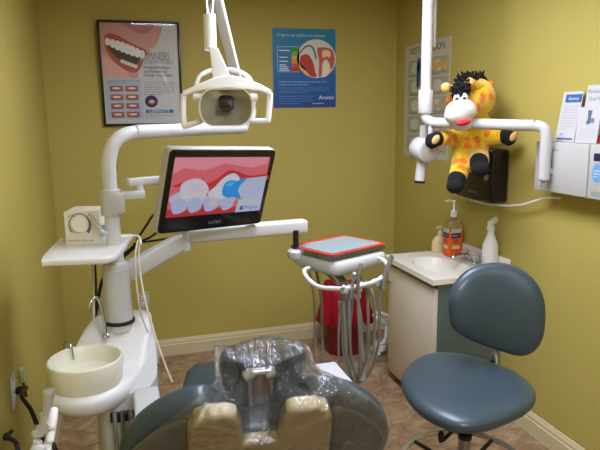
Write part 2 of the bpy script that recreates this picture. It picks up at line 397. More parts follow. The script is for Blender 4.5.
# ------------------------------------------------------------------ anatomy poster on the right wall
y0, y1, z0, z1 = 3.93, 3.33, 1.35, 2.10
t = thing('wall_poster', (XR, (y0+y1)/2, z0), 'white dental diagram poster on the right wall behind the x-ray arm', 'poster')
MB().box((XR-.0015, (y0+y1)/2, (z0+z1)/2), (.003, y0-y1, z1-z0)).build('sheet', mat('poster_paper', (196, 190, 170), .5), t)
p = Print((XR-.003, y0, z1), (0, y1-y0, 0), (0, 0, -(z1-z0)), (-1, 0, 0))
p.text(ink(52, 52, 62), 'RESTAURACION', .12, .085, .062, sx=1.02)
for r in range(5):
    v = .14+.165*r
    for c in range(2):
        u = .08+.50*c
        p.shape(ink(172, 166, 146), [(u, v), (u+.40, v), (u+.40, v+.15), (u, v+.15)])
p.up()
for r in range(5):
    v = .15+.165*r
    for c in range(2):
        u = .12+.50*c
        p.oval(ink(206, 200, 180), u+.14, v+.06, .10, .05)
        p.lines(ink(120, 116, 104), u+.01, u+.32, v+.115, v+.128, 2, .006)
p.shape(ink(58, 90, 140), [(.30, .15), (.38, .14), (.38, .30), (.33, .38), (.29, .36)], 3)
p.up()
for i in range(4): p.oval(ink(216, 176, 84), .64+.09*i, .20+.02*(i % 2), .05, .035); p.oval(ink(186, 170, 130), .66+.08*i, .54+.02*(i % 2), .04, .03)
p.mb.build('print', None, t)
#@@VANITY
# ------------------------------------------------------------------ sink cabinet
cx0, cy0, cy1, zt = 1.535, 2.70, 3.255, .765
TEAL = mat('grey_green_laminate', (92, 108, 108), .5, var=.03)
t = thing('sink_cabinet', ((cx0+XR)/2, (cy0+cy1)/2, 0), 'small grey-green sink cabinet with a cream door by the right wall', 'cabinet')
xa, xb = cx0+.022, XR-.016
MB().box(((xa+xb)/2, cy0+.008, (zt+.07)/2+.0), (xb-xa, .016, zt-.07)).box(((xa+xb)/2, cy1-.008, (zt+.07)/2), (xb-xa, .016, zt-.07)).box((xb-.008, (cy0+cy1)/2, (zt+.07)/2), (.016, cy1-cy0-.032, zt-.07)).box(((xa+xb)/2, (cy0+cy1)/2, .043), (xb-xa, cy1-cy0, .016)).box((xa+.008, (cy0+cy1)/2, zt-.02), (.016, cy1-cy0-.032, .04)).build('body', TEAL, t)
MB().box(((cx0+.07+XR-.02)/2, (cy0+cy1)/2, .0175), (XR-.09-cx0, cy1-cy0-.01, .035)).build('toe_kick', mat('shadow_toned_toe_kick', (52, 40, 32), .6, var=.05), t)  # dark colour stands in for the shadow in the gap under the cabinet
dr = MB().box((cx0+.011, (cy0+cy1)/2, (.06+zt-.03)/2), (.021, cy1-cy0+.004, zt-.03-.06), bev=.002).build('door', CREAM, t)
MB().cyl((cx0, cy1-.03, .64), (cx0-.022, cy1-.03, .64), .0045, n=10).tube([(cx0-.022, cy1-.06, .64), (cx0-.022, cy1-.0, .64)], .005, 10).build('handle', mat('brass', (186, 160, 100), .3, 1), dr)
# countertop with moulded basin
MARB = mat('white_cultured_marble', (232, 228, 216), .22, var=.015, vscale=3)
tx0, tx1, ty0, ty1, z0, z1 = 1.512, XR-.004, 2.675, 3.285, .766, .795
mb = MB(); nx, ny = 44, 56; G = []
def topz(x, y):
    q = math.hypot((x-1.705)/.135, (y-2.945)/.205)
    return z1-(.10*(1-q**2.2)**.7 if q < 1 else 0)
for top in (1, 0):
    for j in range(ny+1):
        for i in range(nx+1):
            x = tx0+(tx1-tx0)*i/nx; y = ty0+(ty1-ty0)*j/ny
            G.append(mb.bm.verts.new((x, y, topz(x, y)-(0 if top else z1-z0))))
ix = lambda s, i, j: G[s*(nx+1)*(ny+1)+j*(nx+1)+i]
for j in range(ny):
    for i in range(nx):
        mb.face((ix(0, i, j), ix(0, i+1, j), ix(0, i+1, j+1), ix(0, i, j+1))); mb.face((ix(1, i, j), ix(1, i, j+1), ix(1, i+1, j+1), ix(1, i+1, j)))
for i in range(nx): mb.face((ix(0, i, 0), ix(1, i, 0), ix(1, i+1, 0), ix(0, i+1, 0))); mb.face((ix(0, i, ny), ix(0, i+1, ny), ix(1, i+1, ny), ix(1, i, ny)))
for j in range(ny): mb.face((ix(0, 0, j), ix(0, 0, j+1), ix(1, 0, j+1), ix(1, 0, j))); mb.face((ix(0, nx, j), ix(1, nx, j), ix(1, nx, j+1), ix(0, nx, j+1)))
t = thing('washbasin', ((tx0+tx1)/2, (ty0+ty1)/2, z0), 'white moulded sink top with an oval basin on the grey-green cabinet', 'sink')
mb.build('worktop', MARB, t)
MB().box((XR-.011, 2.965, z1+.04), (.014, .64, .08), bev=.005).build('backsplash', MARB, t)
MB().lathe((1.705, 2.945, .695), [(.004, 0), (.02, 0), (.022, .002), (.012, .004), (.001, .003)], n=20).build('drain', CHROME, t)
# faucet
fx, fy = 1.895, 2.94
t = thing('faucet', (fx, fy, z1), 'chrome basin faucet with two clear knobs on the sink top', 'faucet')
MB().box((fx, fy, z1+.011), (.05, .15, .020), bev=.009, seg=3).build('base', CHROME, t)
MB().tube([(fx, fy, z1+.02), (fx-.01, fy, z1+.042), (fx-.05, fy, z1+.05), (fx-.10, fy, z1+.043), (fx-.115, fy, z1+.028)], .0125, 14, 6).build('spout', CHROME, t)
ACR = mat('clear_acrylic', (226, 226, 228), .08, trans=.7)
for s_ in (-1, 1):
    k = MB().cyl((fx, fy+.052*s_, z1+.02), (fx, fy+.052*s_, z1+.036), .010).build('knob_stem', CHROME, t)
    MB().lathe((fx, fy+.052*s_, z1+.034), [(.012, 0), (.024, .006), (.024, .026), (.016, .034), (.0, .035)], n=10).build('knob', ACR, k)
# soap
b0 = Vector((1.868, 3.238, z1))
t = thing('soap_dispenser', b0, 'small cream hand soap bottle with a pump on the sink top', 'soap bottle')
MB().lathe(b0, [(.0, 0), (.048, 0), (.053, .006), (.053, .06), (.046, .082), (.030, .098), (.016, .106), (.014, .114), (0, .114)], sx=1, sy=.60, U=(1, 0, 0), n=32).build('bottle', mat('cream_soap', (226, 206, 150), .25, var=.03), t)
p = Print(b0+Vector((-.03, -.0285, .075)), (.06, 0, 0), (0, 0, -.05), (0, -1, 0)); p.oval(ink(150, 176, 130), .5, .15, .4, .13); p.up(); p.lines(ink(150, 150, 110), .2, .8, .5, .8, 3, .05)
p.mb.build('label', None, t)
mb = MB().lathe(b0+Vector((0, 0, .11)), [(.015, 0), (.015, .018), (.006, .02), (.006, .042), (.013, .044), (.013, .052), (0, .053)], n=18)
mb.tube([b0+Vector((0, 0, .157)), b0+Vector((-.018, -.008, .158)), b0+Vector((-.034, -.014, .152))], .005, 10).build('pump', mat('pale_pump_plastic', (226, 222, 196), .35), t)
# mouthwash
b0 = Vector((1.893, 3.125, z1))
t = thing('mouthwash_bottle', b0, 'large clear bottle of orange mouthwash with a white pump', 'mouthwash bottle')
sh = lambda k, z: [b0+Vector((x*k, y*k, z)) for x, y in rrect(.047, .038, .014)]
MB().rings([sh(.96, 0), sh(1, .008), sh(1, .16)]).build('liquid', mat('orange_mouthwash', (236, 96, 22), .15, var=.03, emit=0), t)
MB().rings([sh(1.0, .161), sh(1, .185), sh(.86, .208), sh(.5, .222), sh(.4, .226), sh(.4, .24)]).build('bottle', mat('clear_bottle_plastic', (224, 200, 150), .08, trans=.75), t)
p = Print(b0+Vector((-.0475, .030, .17)), (0, -.062, 0), (0, 0, -.12), (-1, 0, 0))
p.rect(ink(214, 206, 190), 0, 0, 1, .2); p.rect(ink(36, 46, 84), 0, .2, 1, .46); p.rect(ink(214, 120, 50), 0, .46, 1, .82); p.rect(ink(232, 200, 160), .1, .84, .9, 1); p.up()
p.text(ink(236, 236, 240), 'LISTERINE', .05, .37, .0115, sx=.85); p.oval(ink(206, 70, 44), .5, .62, .36, .12); p.lines(ink(110, 100, 100), .1, .9, .06, .13, 2, .02)
p.mb.build('label', None, t)
p = Print(b0+Vector((-.034, -.0385, .17)), (.062, 0, 0), (0, 0, -.12), (0, -1, 0))
p.rect(ink(214, 206, 190), 0, 0, 1, .2); p.rect(ink(36, 46, 84), 0, .2, 1, .46); p.rect(ink(222, 110, 44), 0, .46, 1, .82); p.rect(ink(232, 200, 160), .1, .84, .9, 1); p.up()
p.text(ink(236, 236, 240), 'LISTERINE', .05, .37, .0115, sx=.85); p.oval(ink(206, 70, 44), .5, .62, .36, .12); p.lines(ink(110, 100, 100), .1, .9, .06, .13, 2, .02)
p.mb.build('label', None, t)
mb = MB().lathe(b0+Vector((0, 0, .238)), [(.021, 0), (.021, .034), (.016, .04), (.007, .042), (.006, .085), (.011, .088), (.011, .1), (0, .101)], n=20)
mb.tube([b0+Vector((0, 0, .333)), b0+Vector((-.03, .006, .338)), b0+Vector((-.055, .012, .334))], .0055, 10).build('pump', LAMPW, t)
# spray bottle
b0 = Vector((1.90, 2.755, z1))
t = thing('spray_bottle', b0, 'white spray bottle on the sink top behind the stool', 'spray bottle')
MB().lathe(b0, [(0, 0), (.038, 0), (.042, .006), (.042, .13), (.036, .158), (.024, .185), (.018, .205), (.018, .225), (0, .225)], n=32).build('bottle', LAMPW, t)
mb = MB().lathe(b0+Vector((0, 0, .223)), [(.02, 0), (.02, .022), (.012, .026), (.012, .04), (0, .04)], n=20)
mb.box(b0+Vector((.006, -.004, .271)), (.080, .026, .028), rot(.5, 0, -.25), bev=.007); mb.box(b0+Vector((-.030, -.02, .250)), (.008, .012, .04), rot(.5, 0, .5), bev=.003)
mb.build('trigger_head', LAMPW, t)
p = Print(b0+Vector((-.0415, .02, .085)), (0, -.04, 0), (0, 0, -.06), (-1, 0, 0)); p.lines(ink(170, 150, 180), .1, .9, .1, .8, 5, .05)
p.mb.build('label', None, t)
#@@DISPENSER
# ------------------------------------------------------------------ towel dispenser
def dpt(px, py): return PX(px, py, 1.84)
ya, yb, za, zb = 3.06, 2.70, 1.170, 1.455
t = thing('towel_dispenser', (XR, (ya+yb)/2, za), 'black paper towel dispenser on the right wall below the toy giraffe', 'towel dispenser')
MB().box(((1.85+XR)/2, (ya+yb)/2, (za+zb)/2), (XR-1.85, ya-yb, zb-za), bev=.02, seg=3).build('cover', mat('smoked_black_plastic', (26, 25, 26), .22, var=.05), t)
MB().box((1.848, 2.735, 1.37), (.010, .03, .13), bev=.004).build('window_slot', mat('dark_window', (8, 8, 9), .1), t)
MB().box((1.862, (ya+yb)/2-.04, zb-.008), (.03, .25, .014), bev=.002).build('top_strip', STEEL, t)
MB().lathe((1.8455, 2.735, 1.31), [(.0, -.002), (.018, -.002), (.018, .006), (.0, .008)], (-1, 0, 0), 20).build('lock_button', STEEL, t)
p = Print((1.8495, 2.92, 1.235), (0, -.09, 0), (0, 0, -.03), (-1, 0, 0)); p.text(ink(150, 150, 150), 'enMotion', 0, .8, .026, sx=.85); p.mb.build('lettering', None, t)
#@@XRAY
# ------------------------------------------------------------------ wall x-ray unit
bx, by0, by1, bz0, bz1 = 1.86, 2.377, 1.55, 1.287, 1.512
t = thing('dental_x_ray_unit', (XR, 2.2, bz0), 'white wall-mounted x-ray unit with jointed tube arm on the right wall', 'x-ray unit')
PANW = mat('ivory_panel', (188, 187, 182), .42, var=.015)
bo = MB().box(((bx+XR)/2, (by0+2.045)/2, (bz0+bz1)/2), (XR-bx, by0-2.045, bz1-bz0), bev=.006).box(((bx+XR)/2, (by1+2.041)/2, (bz0+bz1)/2), (XR-bx-.002, 2.041-by1, bz1-bz0), bev=.006).build('control_box', PANW, t)
p = Print((bx, 2.255, 1.48), (0, -.03, 0), (0, 0, -.008), (-1, 0, 0)); p.rect(ink(150, 150, 148), 0, 0, 1, .9); p.mb.build('badge', None, bo)
p = Print((bx+.001, 2.035, 1.50), (0, -.2, 0), (0, 0, -.2), (-1, 0, 0))
p.rect(ink(30, 32, 60), .10, .12, .5, .28); p.oval(ink(110, 160, 210), .22, .52, .14, .2); p.rect(ink(150, 156, 150), .1, .9, .6, 1); p.up(); p.lines(ink(190, 214, 236), .12, .32, .46, .58, 3, .03)
p.mb.build('sticker', None, bo)
MB().box((bx-.002, 2.325, 1.40), (.006, .012, .19)).build('hinge_channel', mat('groove_shadow_plastic', (176, 174, 166), .5), bo)
A0 = Vector((1.476, 2.734, 1.60)); A1 = Vector((1.829, 2.270, 1.583))
dv = (A1-A0).normalized()
MB().tube([A0+Vector((0, 0, .07)), A0+Vector((0, 0, .045)), A0+dv*.012+Vector((0, 0, .014)), A0+dv*.05, A0+dv*.1, A1-dv*.1, A1-dv*.05, A1-dv*.012+Vector((0, 0, -.012)), A1+Vector((0, 0, -.05)), A1+Vector((0, 0, -.09)), A1+Vector((0, 0, -.235))], .0255, 18, 6).ball(A1+Vector((0, 0, -.235)), (.0255, .0255, .014)).build('horizontal_arm', WHITE, t)
MB().cyl(A1+Vector((0, 0, -.236)), A1+Vector((0, 0, -.256)), .018, .004).build('pivot_tip', GREYP, t)
for z_ in (1.49, 1.38): MB().cyl((1.862, A1.y, z_), (A1.x, A1.y, z_), .02).build('pivot_bracket', PANW, t)
MB().cyl(A0+Vector((0, 0, .06)), A0+Vector((0, 0, .81)), .026).build('upright_arm', WHITE, t)
MB().lathe(A0+Vector((0, 0, .045)), [(.0, 0), (.034, 0), (.036, .004), (.036, .11), (.034, .114), (0, .114)], n=28).build('collar', WHITE, t)
B0 = A0+Vector((.06, .04, 0))
MB().box(B0+Vector((0, 0, .60)), (.035, .02, .46), rot(.9), bev=.006).build('folded_arm', WHITE, t)
MB().tube([A0+Vector((0, 0, .80)), A0+Vector((.006, .004, .835)), B0+Vector((-.01, -.006, .835)), B0+Vector((0, 0, .80))], .022, 14, 5).build('elbow', WHITE, t)
MB().cyl(A0+Vector((.014, -.03, .02)), A0+Vector((.016, -.03, -.155)), .0115).build('yoke_rod', WHITE, t)
hc = D(429, 151, 3.10); ha = (D(410, 146, 3.30)-hc).normalized()
hd = MB().lathe(hc, [(.0, -.006), (.058, -.004), (.064, .004), (.064, .10), (.056, .118), (.0, .12)], ha, 36).build('tube_head', WHITE, t)
MB().lathe(hc, [(.02, -.009), (.05, -.008), (.052, -.004)], ha, 30).build('head_cap', PANW, hd)
c0 = hc+ha*.06
MB().cyl(c0+Vector((0, 0, .03)), c0+Vector((0, 0, .125)), .022).build('head_neck', WHITE, hd)
MB().cyl(c0+Vector((-.005, 0, -.04)), c0+Vector((-.018, 0, -.165)), .027).build('cone', WHITE, hd)
MB().cyl(c0+Vector((-.018, 0, -.163)), c0+Vector((-.019, 0, -.176)), .0275).build('cone_tip', DARKP, hd)
MB().tube([PX(560, 198, 1.90), PX(545, 198, 1.91), PX(520, 205, 1.915), PX(495, 205, 1.92), PX(475, 201, 1.92), PX(458, 195, 1.92), PX(452, 192, 1.93)], .0055, 8, 6).build('cable', LAMPW, t)
# ------------------------------------------------------------------ leaflets on the control box
def leaflet(px, py, w, h, yaw, label, draw, tilt=.16, name='leaflet', xb=1.885):
    c = PX(px, py, xb); c.z = bz1+.002
    U = Vector((0, -1, 0)); U.rotate(Euler((0, 0, yaw))); N = Vector((-1, 0, 0)); N.rotate(Euler((0, 0, yaw)))
    V = Vector((math.sin(tilt), 0, math.cos(tilt))); N = U.cross(V); N = N if N.x < 0 else -N
    o = c-U*w/2
    mb = MB(); P = [o, o+U*w, o+U*w+V*h, o+V*h]; mb.prism(P, -N*.004)
    t = thing(name, c, label, 'leaflet', 'dental leaflets on the x-ray box'); mb.build('paper', mat('white_leaflet_paper', (198, 198, 197), .5), t)
    p = Print(o+V*h, U*w, -V*h, N); draw(p); p.mb.build('print', None, t); return t
def d1(p):
    p.rect(ink(44, 96, 156), .16, .06, .98, .22); p.up(); p.text(ink(225, 235, 245), 'Gummy', .3, .17, .02); p.lines(ink(170, 172, 186), .15, .9, .3, .75, 9, .012); p.rect(ink(72, 92, 150), .08, .93, .9, .965); p.oval(ink(150, 160, 206), .3, .86, .1, .03)
def d2(p):
    p.rect(mat('white_leaflet_paper', (198, 198, 197), .5), 0, 0, 1, 1); p.up()
    p.text(ink(84, 92, 118), 'Periodontal', .07, .14, .024, sx=.85); p.text(ink(84, 92, 118), 'Oral Med', .14, .27, .024, sx=.95); p.lines(ink(120, 126, 150), .12, .9, .40, .52, 3, .02)
def d3(p):
    p.shape(ink(92, 104, 132), [(.42, .10), (.62, .10), (.6, .3), (.62, .44), (.5, .5), (.4, .46), (.46, .3)]); p.oval(ink(120, 130, 154), .68, .38, .1, .07); p.lines(ink(176, 178, 188), .12, .9, .6, .88, 5, .014)
def d4(p):
    p.rect(ink(40, 70, 140), 0, 0, 1, .55); p.rect(ink(190, 40, 44), 0, .82, 1, 1)
leaflet(564, 141, .120, .220, 0, 'white leaflet with a blue heading, leftmost on the wall box', d1, xb=1.90)
leaflet(589, 142, .118, .240, 0, 'tall white leaflet with grey title lettering, tallest on the wall box', d2, xb=1.895, tilt=.12)
leaflet(585, 143.5, .122, .150, 0, 'short white leaflet with a grey figure, in front of the tall leaflet', d3, xb=1.872, tilt=.10)
leaflet(604, 147, .085, .19, 0, 'blue and red leaflet at the right photo edge on the wall box', d4, xb=1.885)
#@@GIRAFFE
# ------------------------------------------------------------------ plush giraffe
PL = giraffe_mat(); BLKF = mat('black_plush', (20, 18, 20), .95, bump=.5, bscale=260); WHF = mat('white_plush', (226, 222, 214), .95, bump=.5, bscale=260); TAN = mat('tan_plush', (226, 178, 110), .95, bump=.4, bscale=260)
def G(px, py, d): return D(px, py, d)
t = thing('toy_giraffe', (1.80, 2.80, zb), 'yellow plush giraffe with orange spots sitting on the black dispenser', 'soft toy')
blob('body', [('b', G(470, 148, 3.10), (.098, .085, .125)), ('b', G(473, 122, 3.08), (.085, .075, .09)), ('b', G(475, 98, 3.02), (.102, .098, .100)), ('b', G(468, 104, 2.96), (.078, .075, .066)),
  ('l', G(468, 106, 2.97), G(462, 108, 2.87), .060, .050),
  ('l', G(460, 136, 3.06), G(438, 139, 2.98), .042, .036), ('l', G(486, 138, 3.06), G(503, 136, 3.0), .044, .038),
  ('l', G(463, 158, 3.04), G(457.5, 178, 2.97), .054, .044), ('l', G(478, 156, 3.03), G(479, 162, 2.90), .054, .048)], PL, t, .008, 3)
for a, b in ((G(457, 179, 2.965), G(455, 186, 2.955)), (G(479, 162, 2.89), G(480, 169, 2.87))): blob('foot', [('l', a, b, .046, .041), ('b', b+Vector((-.01, -.016, 0)), (.042, .046, .036))], BLKF, t, .008, 3)
for a, b in ((G(437, 139, 2.975), G(432, 141, 2.955)), (G(504, 136, 2.995), G(509, 138, 2.99))):
    q = blob('hand', [('l', a, b, .038, .034), ('b', b, (.035, .035, .040))], BLKF, t, .008, 3)
    MB().ball(b+Vector((.004, -.031, .008)), (.018, .010, .026), rot(0, 0, .7)).build('palm', TAN, q)
blob('muzzle', [('b', G(461, 111, 2.835), (.075, .075, .055)), ('b', G(457, 115, 2.80), (.064, .05, .045)), ('b', G(461, 124, 2.83), (.055, .055, .034))], WHF, t, .007, 8)
MB().ball(G(464, 122.5, 2.762), (.036, .02, .014), rot(-.3, 0, -.22)).build('mouth', mat('red_felt', (196, 40, 56), .9), t)
for px in (455, 466): MB().ball(G(px, 108, 2.748), (.003, .003, .003)).build('nostril', BLKF, t)
for px, py in ((457.2, 99.5), (464.2, 98.8)):
    e = MB().ball(G(px, py, 2.835), (.020, .014, .027)).build('eye', mat('eye_white', (236, 236, 236), .25), t)
    MB().ball(G(px+.2, py+1.2, 2.820), (.011, .006, .014)).build('pupil', mat('eye_black', (8, 8, 10), .15), e)
for a, b, e_ in ((G(455, 91, 2.96), G(446.5, 88, 2.93), 0), (G(482, 87, 2.96), G(470, 83, 2.90), 1)):
    hn = blob('horn', [('l', a, b, .026, .022)], PL, t, .007, 3); MB().ball(b+(b-a).normalized()*.008+Vector((0, -.005, 0)), .024).build('horn_tip', mat('peach_plush', (240, 192, 110), .95, bump=.4, bscale=260), hn)
for a, b in ((G(455, 97, 2.98), G(449, 101, 3.0)), (G(488, 92, 2.98), G(490, 84, 3.0))):
    blob('ear', [('l', a, b, .026, .020)], mat('orange_plush', (226, 128, 36), .95, bump=.4, bscale=260), t, .007, 4)
mb = MB(); crest = catmull([G(460.5, 96, 2.85), G(461, 90, 2.855), G(463, 82, 2.88), G(468, 76, 2.95), G(476, 76, 3.05), G(484, 84, 3.12)], 8)
rd = random.Random(3)
for i in range(560):
    k = rd.random()*(len(crest)-2); c = crest[int(k)]; nrm = (c-G(474, 100, 3.02)).normalized()
    o = c-nrm*.012+Vector((rd.uniform(-.046, .046)*(0.5+.5*min(1, k/14)), rd.uniform(-.02, .02), rd.uniform(-.006, .006)))
    e_ = o+nrm*rd.uniform(.010, .032)+Vector((rd.uniform(-.016, .016), rd.uniform(-.012, .012), rd.uniform(-.030, .006)))
    mb.tube([o, (o+e_)/2+Vector((rd.uniform(-.004, .004), 0, .003)), e_], (.0085, .004), 5)
mb.build('mane', BLKF, t)
#@@UNIT
# ------------------------------------------------------------------ dental unit: cuspidor, post, shelf
px_, py_ = -.037, 2.15
t = thing('dental_unit', (px_, 2.1, 0), 'white dental unit with round spittoon bowl and upright post beside the treatment chair', 'dental unit')
# body: hood sloping from the post to the bowl ledge
def hood(z, k=1.0, dz=0):
    P = [(.075, 2.235), (.068, 2.12), (.04, 2.02), (-.002, 1.915), (-.047, 1.85), (-.095, 1.812), (-.145, 1.802), (-.20, 1.815), (-.245, 1.853), (-.273, 1.91), (-.275, 1.965), (-.243, 2.03), (-.19, 2.10), (-.135, 2.19), (-.095, 2.26), (.02, 2.275)]
    cx, cy = -.12, 2.0
    out = []
    for x, y in [(p.x, p.y) for p in catmull([(a, b, 0) for a, b in P], 5, True)]:
        s_ = min(1, max(0, (cy+(y-cy)*k-1.985)/.21)); s_ = s_*s_*(3-2*s_)
        out.append((cx+(x-cx)*k, cy+(y-cy)*k, z+.125*s_))
    return out
MB().rings([hood(.735, .80, .0), hood(.752, .93, 0), hood(.772, .985, 0), hood(.788, 1.0, 0), hood(.80, .985, 0), hood(.808, .94, 0), hood(.811, .9, 0), hood(.812, .8, 0), hood(.812, .7), hood(.812, .6), hood(.812, .5), hood(.812, .4), hood(.812, .2)]).build('hood', GLOSSW, t, ang=60)
low = [(.078, 2.235), (.078, 2.0), (.06, 1.93), (.02, 1.90), (-.07, 1.89), (-.12, 1.95), (-.135, 2.1), (-.12, 2.22), (-.06, 2.26), (.03, 2.265)]
lo = [(p.x, p.y) for p in catmull([(a, b, 0) for a, b in low], 4, True)]
MB().rings([[(x, y, 0) for x, y in lo], [(x, y, .5) for x, y in lo], [(x, y, .77+.12*min(1, max(0, (y-1.9)/.3))) for x, y in lo]]).build('base_cabinet', WHITE, t)
MB().tube([(.082, 2.03, .80), (.084, 2.10, .845), (.084, 2.16, .80), (.084, 2.18, .6)], .004, 8, 6).build('cover_seam', mat('seam_grey', (140, 140, 138), .5), t)
bc = Vector((-.146, 1.93, .80)); BOWL = mat('translucent_white_bowl', (226, 224, 204), .3, var=.015)
bl = MB().lathe(bc, [(.085, 0), (.106, .006), (.112, .02), (.117, .085), (.115, .094), (.110, .097), (.104, .092), (.099, .07), (.093, .045), (.072, .034), (.03, .028), (.001, .026)], n=56).build('bowl', BOWL, t)
MB().lathe(bc+Vector((0, 0, .027)), [(.001, .0), (.016, .002), (.018, .003), (.002, .006)], n=20).build('drain', STEEL, bl)
MB().lathe((px_, py_, .928), [(.0, 0), (.054, 0), (.054, .009), (.048, .011), (0, .011)], n=40).build('post_gland', DARKP, t)
MB().cyl((px_, py_, .90), (px_, py_, 1.125), .0465, n=40).build('lower_post', WHITE, t)
MB().lathe((px_, py_, 1.125), [(.0, 0), (.044, 0), (.042, .02), (.03, .026), (.03, .06), (0, .06)], n=32).build('post_cap', WHITE, t)
MB().cyl((px_, py_, 1.18), (px_, py_, 1.41), .0255, .0245, n=32).build('upper_post', WHITE, t)
# spouts
MB().tube([(px_-.045, 2.065, .915), (px_-.05, 2.062, .99), (px_-.062, 2.05, 1.05), (px_-.078, 2.03, 1.055), (px_-.088, 2.02, 1.035), (px_-.090, 2.02, 1.015)], .0055, 10, 6).lathe((px_-.045, 2.065, .905), [(0, 0), (.012, 0), (.012, .012), (.007, .016), (0, .016)]).build('cup_filler', CHROME, t)
q0 = Vector((-.215, 2.05, .83))
MB().tube([q0, q0+Vector((.0, 0, .07)), q0+Vector((.006, -.006, .083)), q0+Vector((.014, -.02, .083)), q0+Vector((.022, -.03, .07)), q0+Vector((.026, -.035, .03))], .0048, 10, 6).build('bowl_rinse_spout', CHROME, t)
# shelf
sp = [(-.255, 2.01), (-.23, 2.30), (-.20, 2.33), (.0, 2.335), (.03, 2.33), (.028, 2.28), (-.015, 2.02), (-.04, 1.965), (-.08, 1.95), (-.22, 1.975)]
MB().prism([(p.x-.004, p.y, 1.19) for p in catmull([(a, b, 0) for a, b in sp], 4, True)], (0, 0, .022), bev=.007).build('shelf', GLOSSW, t)
# white cord down from the shelf
MB().tube([D(140, 240, 2.12), D(139, 262, 2.05), D(145, 300, 2.0), D(158, 345, 1.98), D(172, 382, 2.0)], .0035, 6, 6).tube([D(138, 240, 2.10), D(135, 262, 2.05), D(140, 310, 2.06), D(152, 345, 2.2), D(156, 385, 2.25), D(156, 420, 2.3)], .0032, 6, 6).build('thin_tubing', mat('clear_tubing', (216, 210, 190), .4), t)
# hose holder under the ledge
MB().box((-.045, 1.885, .70), (.075, .03, .03), bev=.006).build('hose_bracket', DARKP, t)
for k in range(3): MB().tube([(-.068+.024*k, 1.872, .725), (-.068+.024*k, 1.868, .66), (-.066+.022*k, 1.87, .45), (-.07+.02*k, 1.88, .2), (-.07+.02*k, 1.89, 0)], .0065, 8, 4).build('hose', (HOSE, STEEL, HOSE)[k], t)
MB().tube([D(104, 412, 2.15), D(104.5, 430, 2.15), D(102, 450, 2.15), D(100, 480, 2.2)], .006, 8, 5).tube([D(112, 425, 2.15), D(110, 440, 2.15), D(104, 460, 2.15), D(98, 500, 2.25)], .007, 8, 5).build('black_hoses', BLACKR, t)
# cords behind the post
mb = MB()
mb.tube([D(138, 243, 2.28), D(120, 258, 2.30), D(108, 268, 2.28), D(101, 285, 2.27), D(97, 310, 2.25), D(95, 325, 2.22), D(96, 345, 2.26)], .006, 8, 5)
mb.tube([D(136, 246, 2.30), D(118, 262, 2.32), D(105, 275, 2.30), D(99, 292, 2.29), D(96, 315, 2.27), D(97, 328, 2.24), D(98, 345, 2.28)], .006, 8, 5)
mb.tube([D(95, 262, 2.27), D(96, 285, 2.28), D(95, 320, 2.25), D(97, 345, 2.28)], .004, 8, 5)
mb.build('black_cords', BLACKR, t)
MB().tube([D(93, 262, 2.25), D(93.5, 290, 2.25), D(94, 322, 2.22), D(96, 345, 2.26)], .0045, 8, 5).build('white_tube', mat('clear_tubing', (216, 210, 190), .4), t)
# ------------------------------------------------------------------ ultrasonic scaler
sx_, sy_ = -.135, 2.235
t = thing('ultrasonic_scaler', (sx_, sy_, 1.212), 'small cream scaler box with a round dial on the unit shelf', 'dental device')
SCA = mat('cream_device_case', (226, 222, 206), .4, var=.015)
Pf = [(-.066, 0), (.062, 0), (.060, .118), (.055, .124), (-.048, .126), (-.056, .120), (-.062, .08)]
M = Matrix.Translation((sx_+.006, sy_+.005, 1.213))@Matrix.Rotation(-.22, 4, 'Z')@Matrix.Scale(.95, 4)
MB().prism([(x, -.05, z) for x, z in Pf], (0, .11, 0), bev=.006).xf(M).build('case', SCA, t)
fr = lambda x, z, y=-.051: M@Vector((x, y, z))
fN = M.to_3x3()@Vector((0, -1, 0)); fU = M.to_3x3()@Vector((1, 0, 0)); UZ = Vector((0, 0, 1))
MB().lathe(fr(-.006, .073), [(0, 0), (.030, 0), (.029, .012), (.024, .017), (0, .017)], fN, 36).build('dial', mat('dial_white', (232, 228, 212), .35), t)
p = Print(fr(-.062, .122), fU*.12, -UZ*.12, fN); p.rect(SCA, 0, 0, 1, 1); p.up()
for i in range(26):
    a = math.radians(-215+10*i); a2 = math.radians(-215+10*(i+1)); w1 = .34; w2 = .31-(.06*max(0, i-14)/11)
    cxx, cyy = .455, .415
    p.shape(ink(92, 92, 90), [(cxx+w1*math.cos(a), cyy+w1*1.04*math.sin(a)), (cxx+w1*math.cos(a2), cyy+w1*1.04*math.sin(a2)), (cxx+w2*math.cos(a2), cyy+w2*1.04*math.sin(a2)), (cxx+w2*math.cos(a), cyy+w2*1.04*math.sin(a))])
p.text(ink(40, 44, 60), 'aTEC', .12, .17, .012); p.text(ink(40, 40, 46), '■ ■ U.S.A Ultrasonics'.replace('■', 'B'), .08, .90, .0105, sx=.95)
p.mb.build('print', None, t)
cd = MB().tube([fr(.030, .112, -.052), fr(.048, .097, -.075), fr(.068, .075, -.10), fr(.078, .062, -.105)], (.006, .0075), 10).build('handpiece', mat('grey_handpiece', (186, 184, 176), .35), t)
MB().box(fr(.066, .045, -.03), (.02, .04, .04), M.to_3x3(), bev=.005).build('handpiece_holder', mat('pale_blue_plastic', (176, 202, 214), .35), t)
MB().tube([fr(.078, .062, -.10), fr(.095, .045, -.09), fr(.12, .028, -.06), fr(.15, .02, -.04), D(138, 236, 2.14), D(141, 244, 2.08)], .004, 8, 6).build('cord', LAMPW, t)
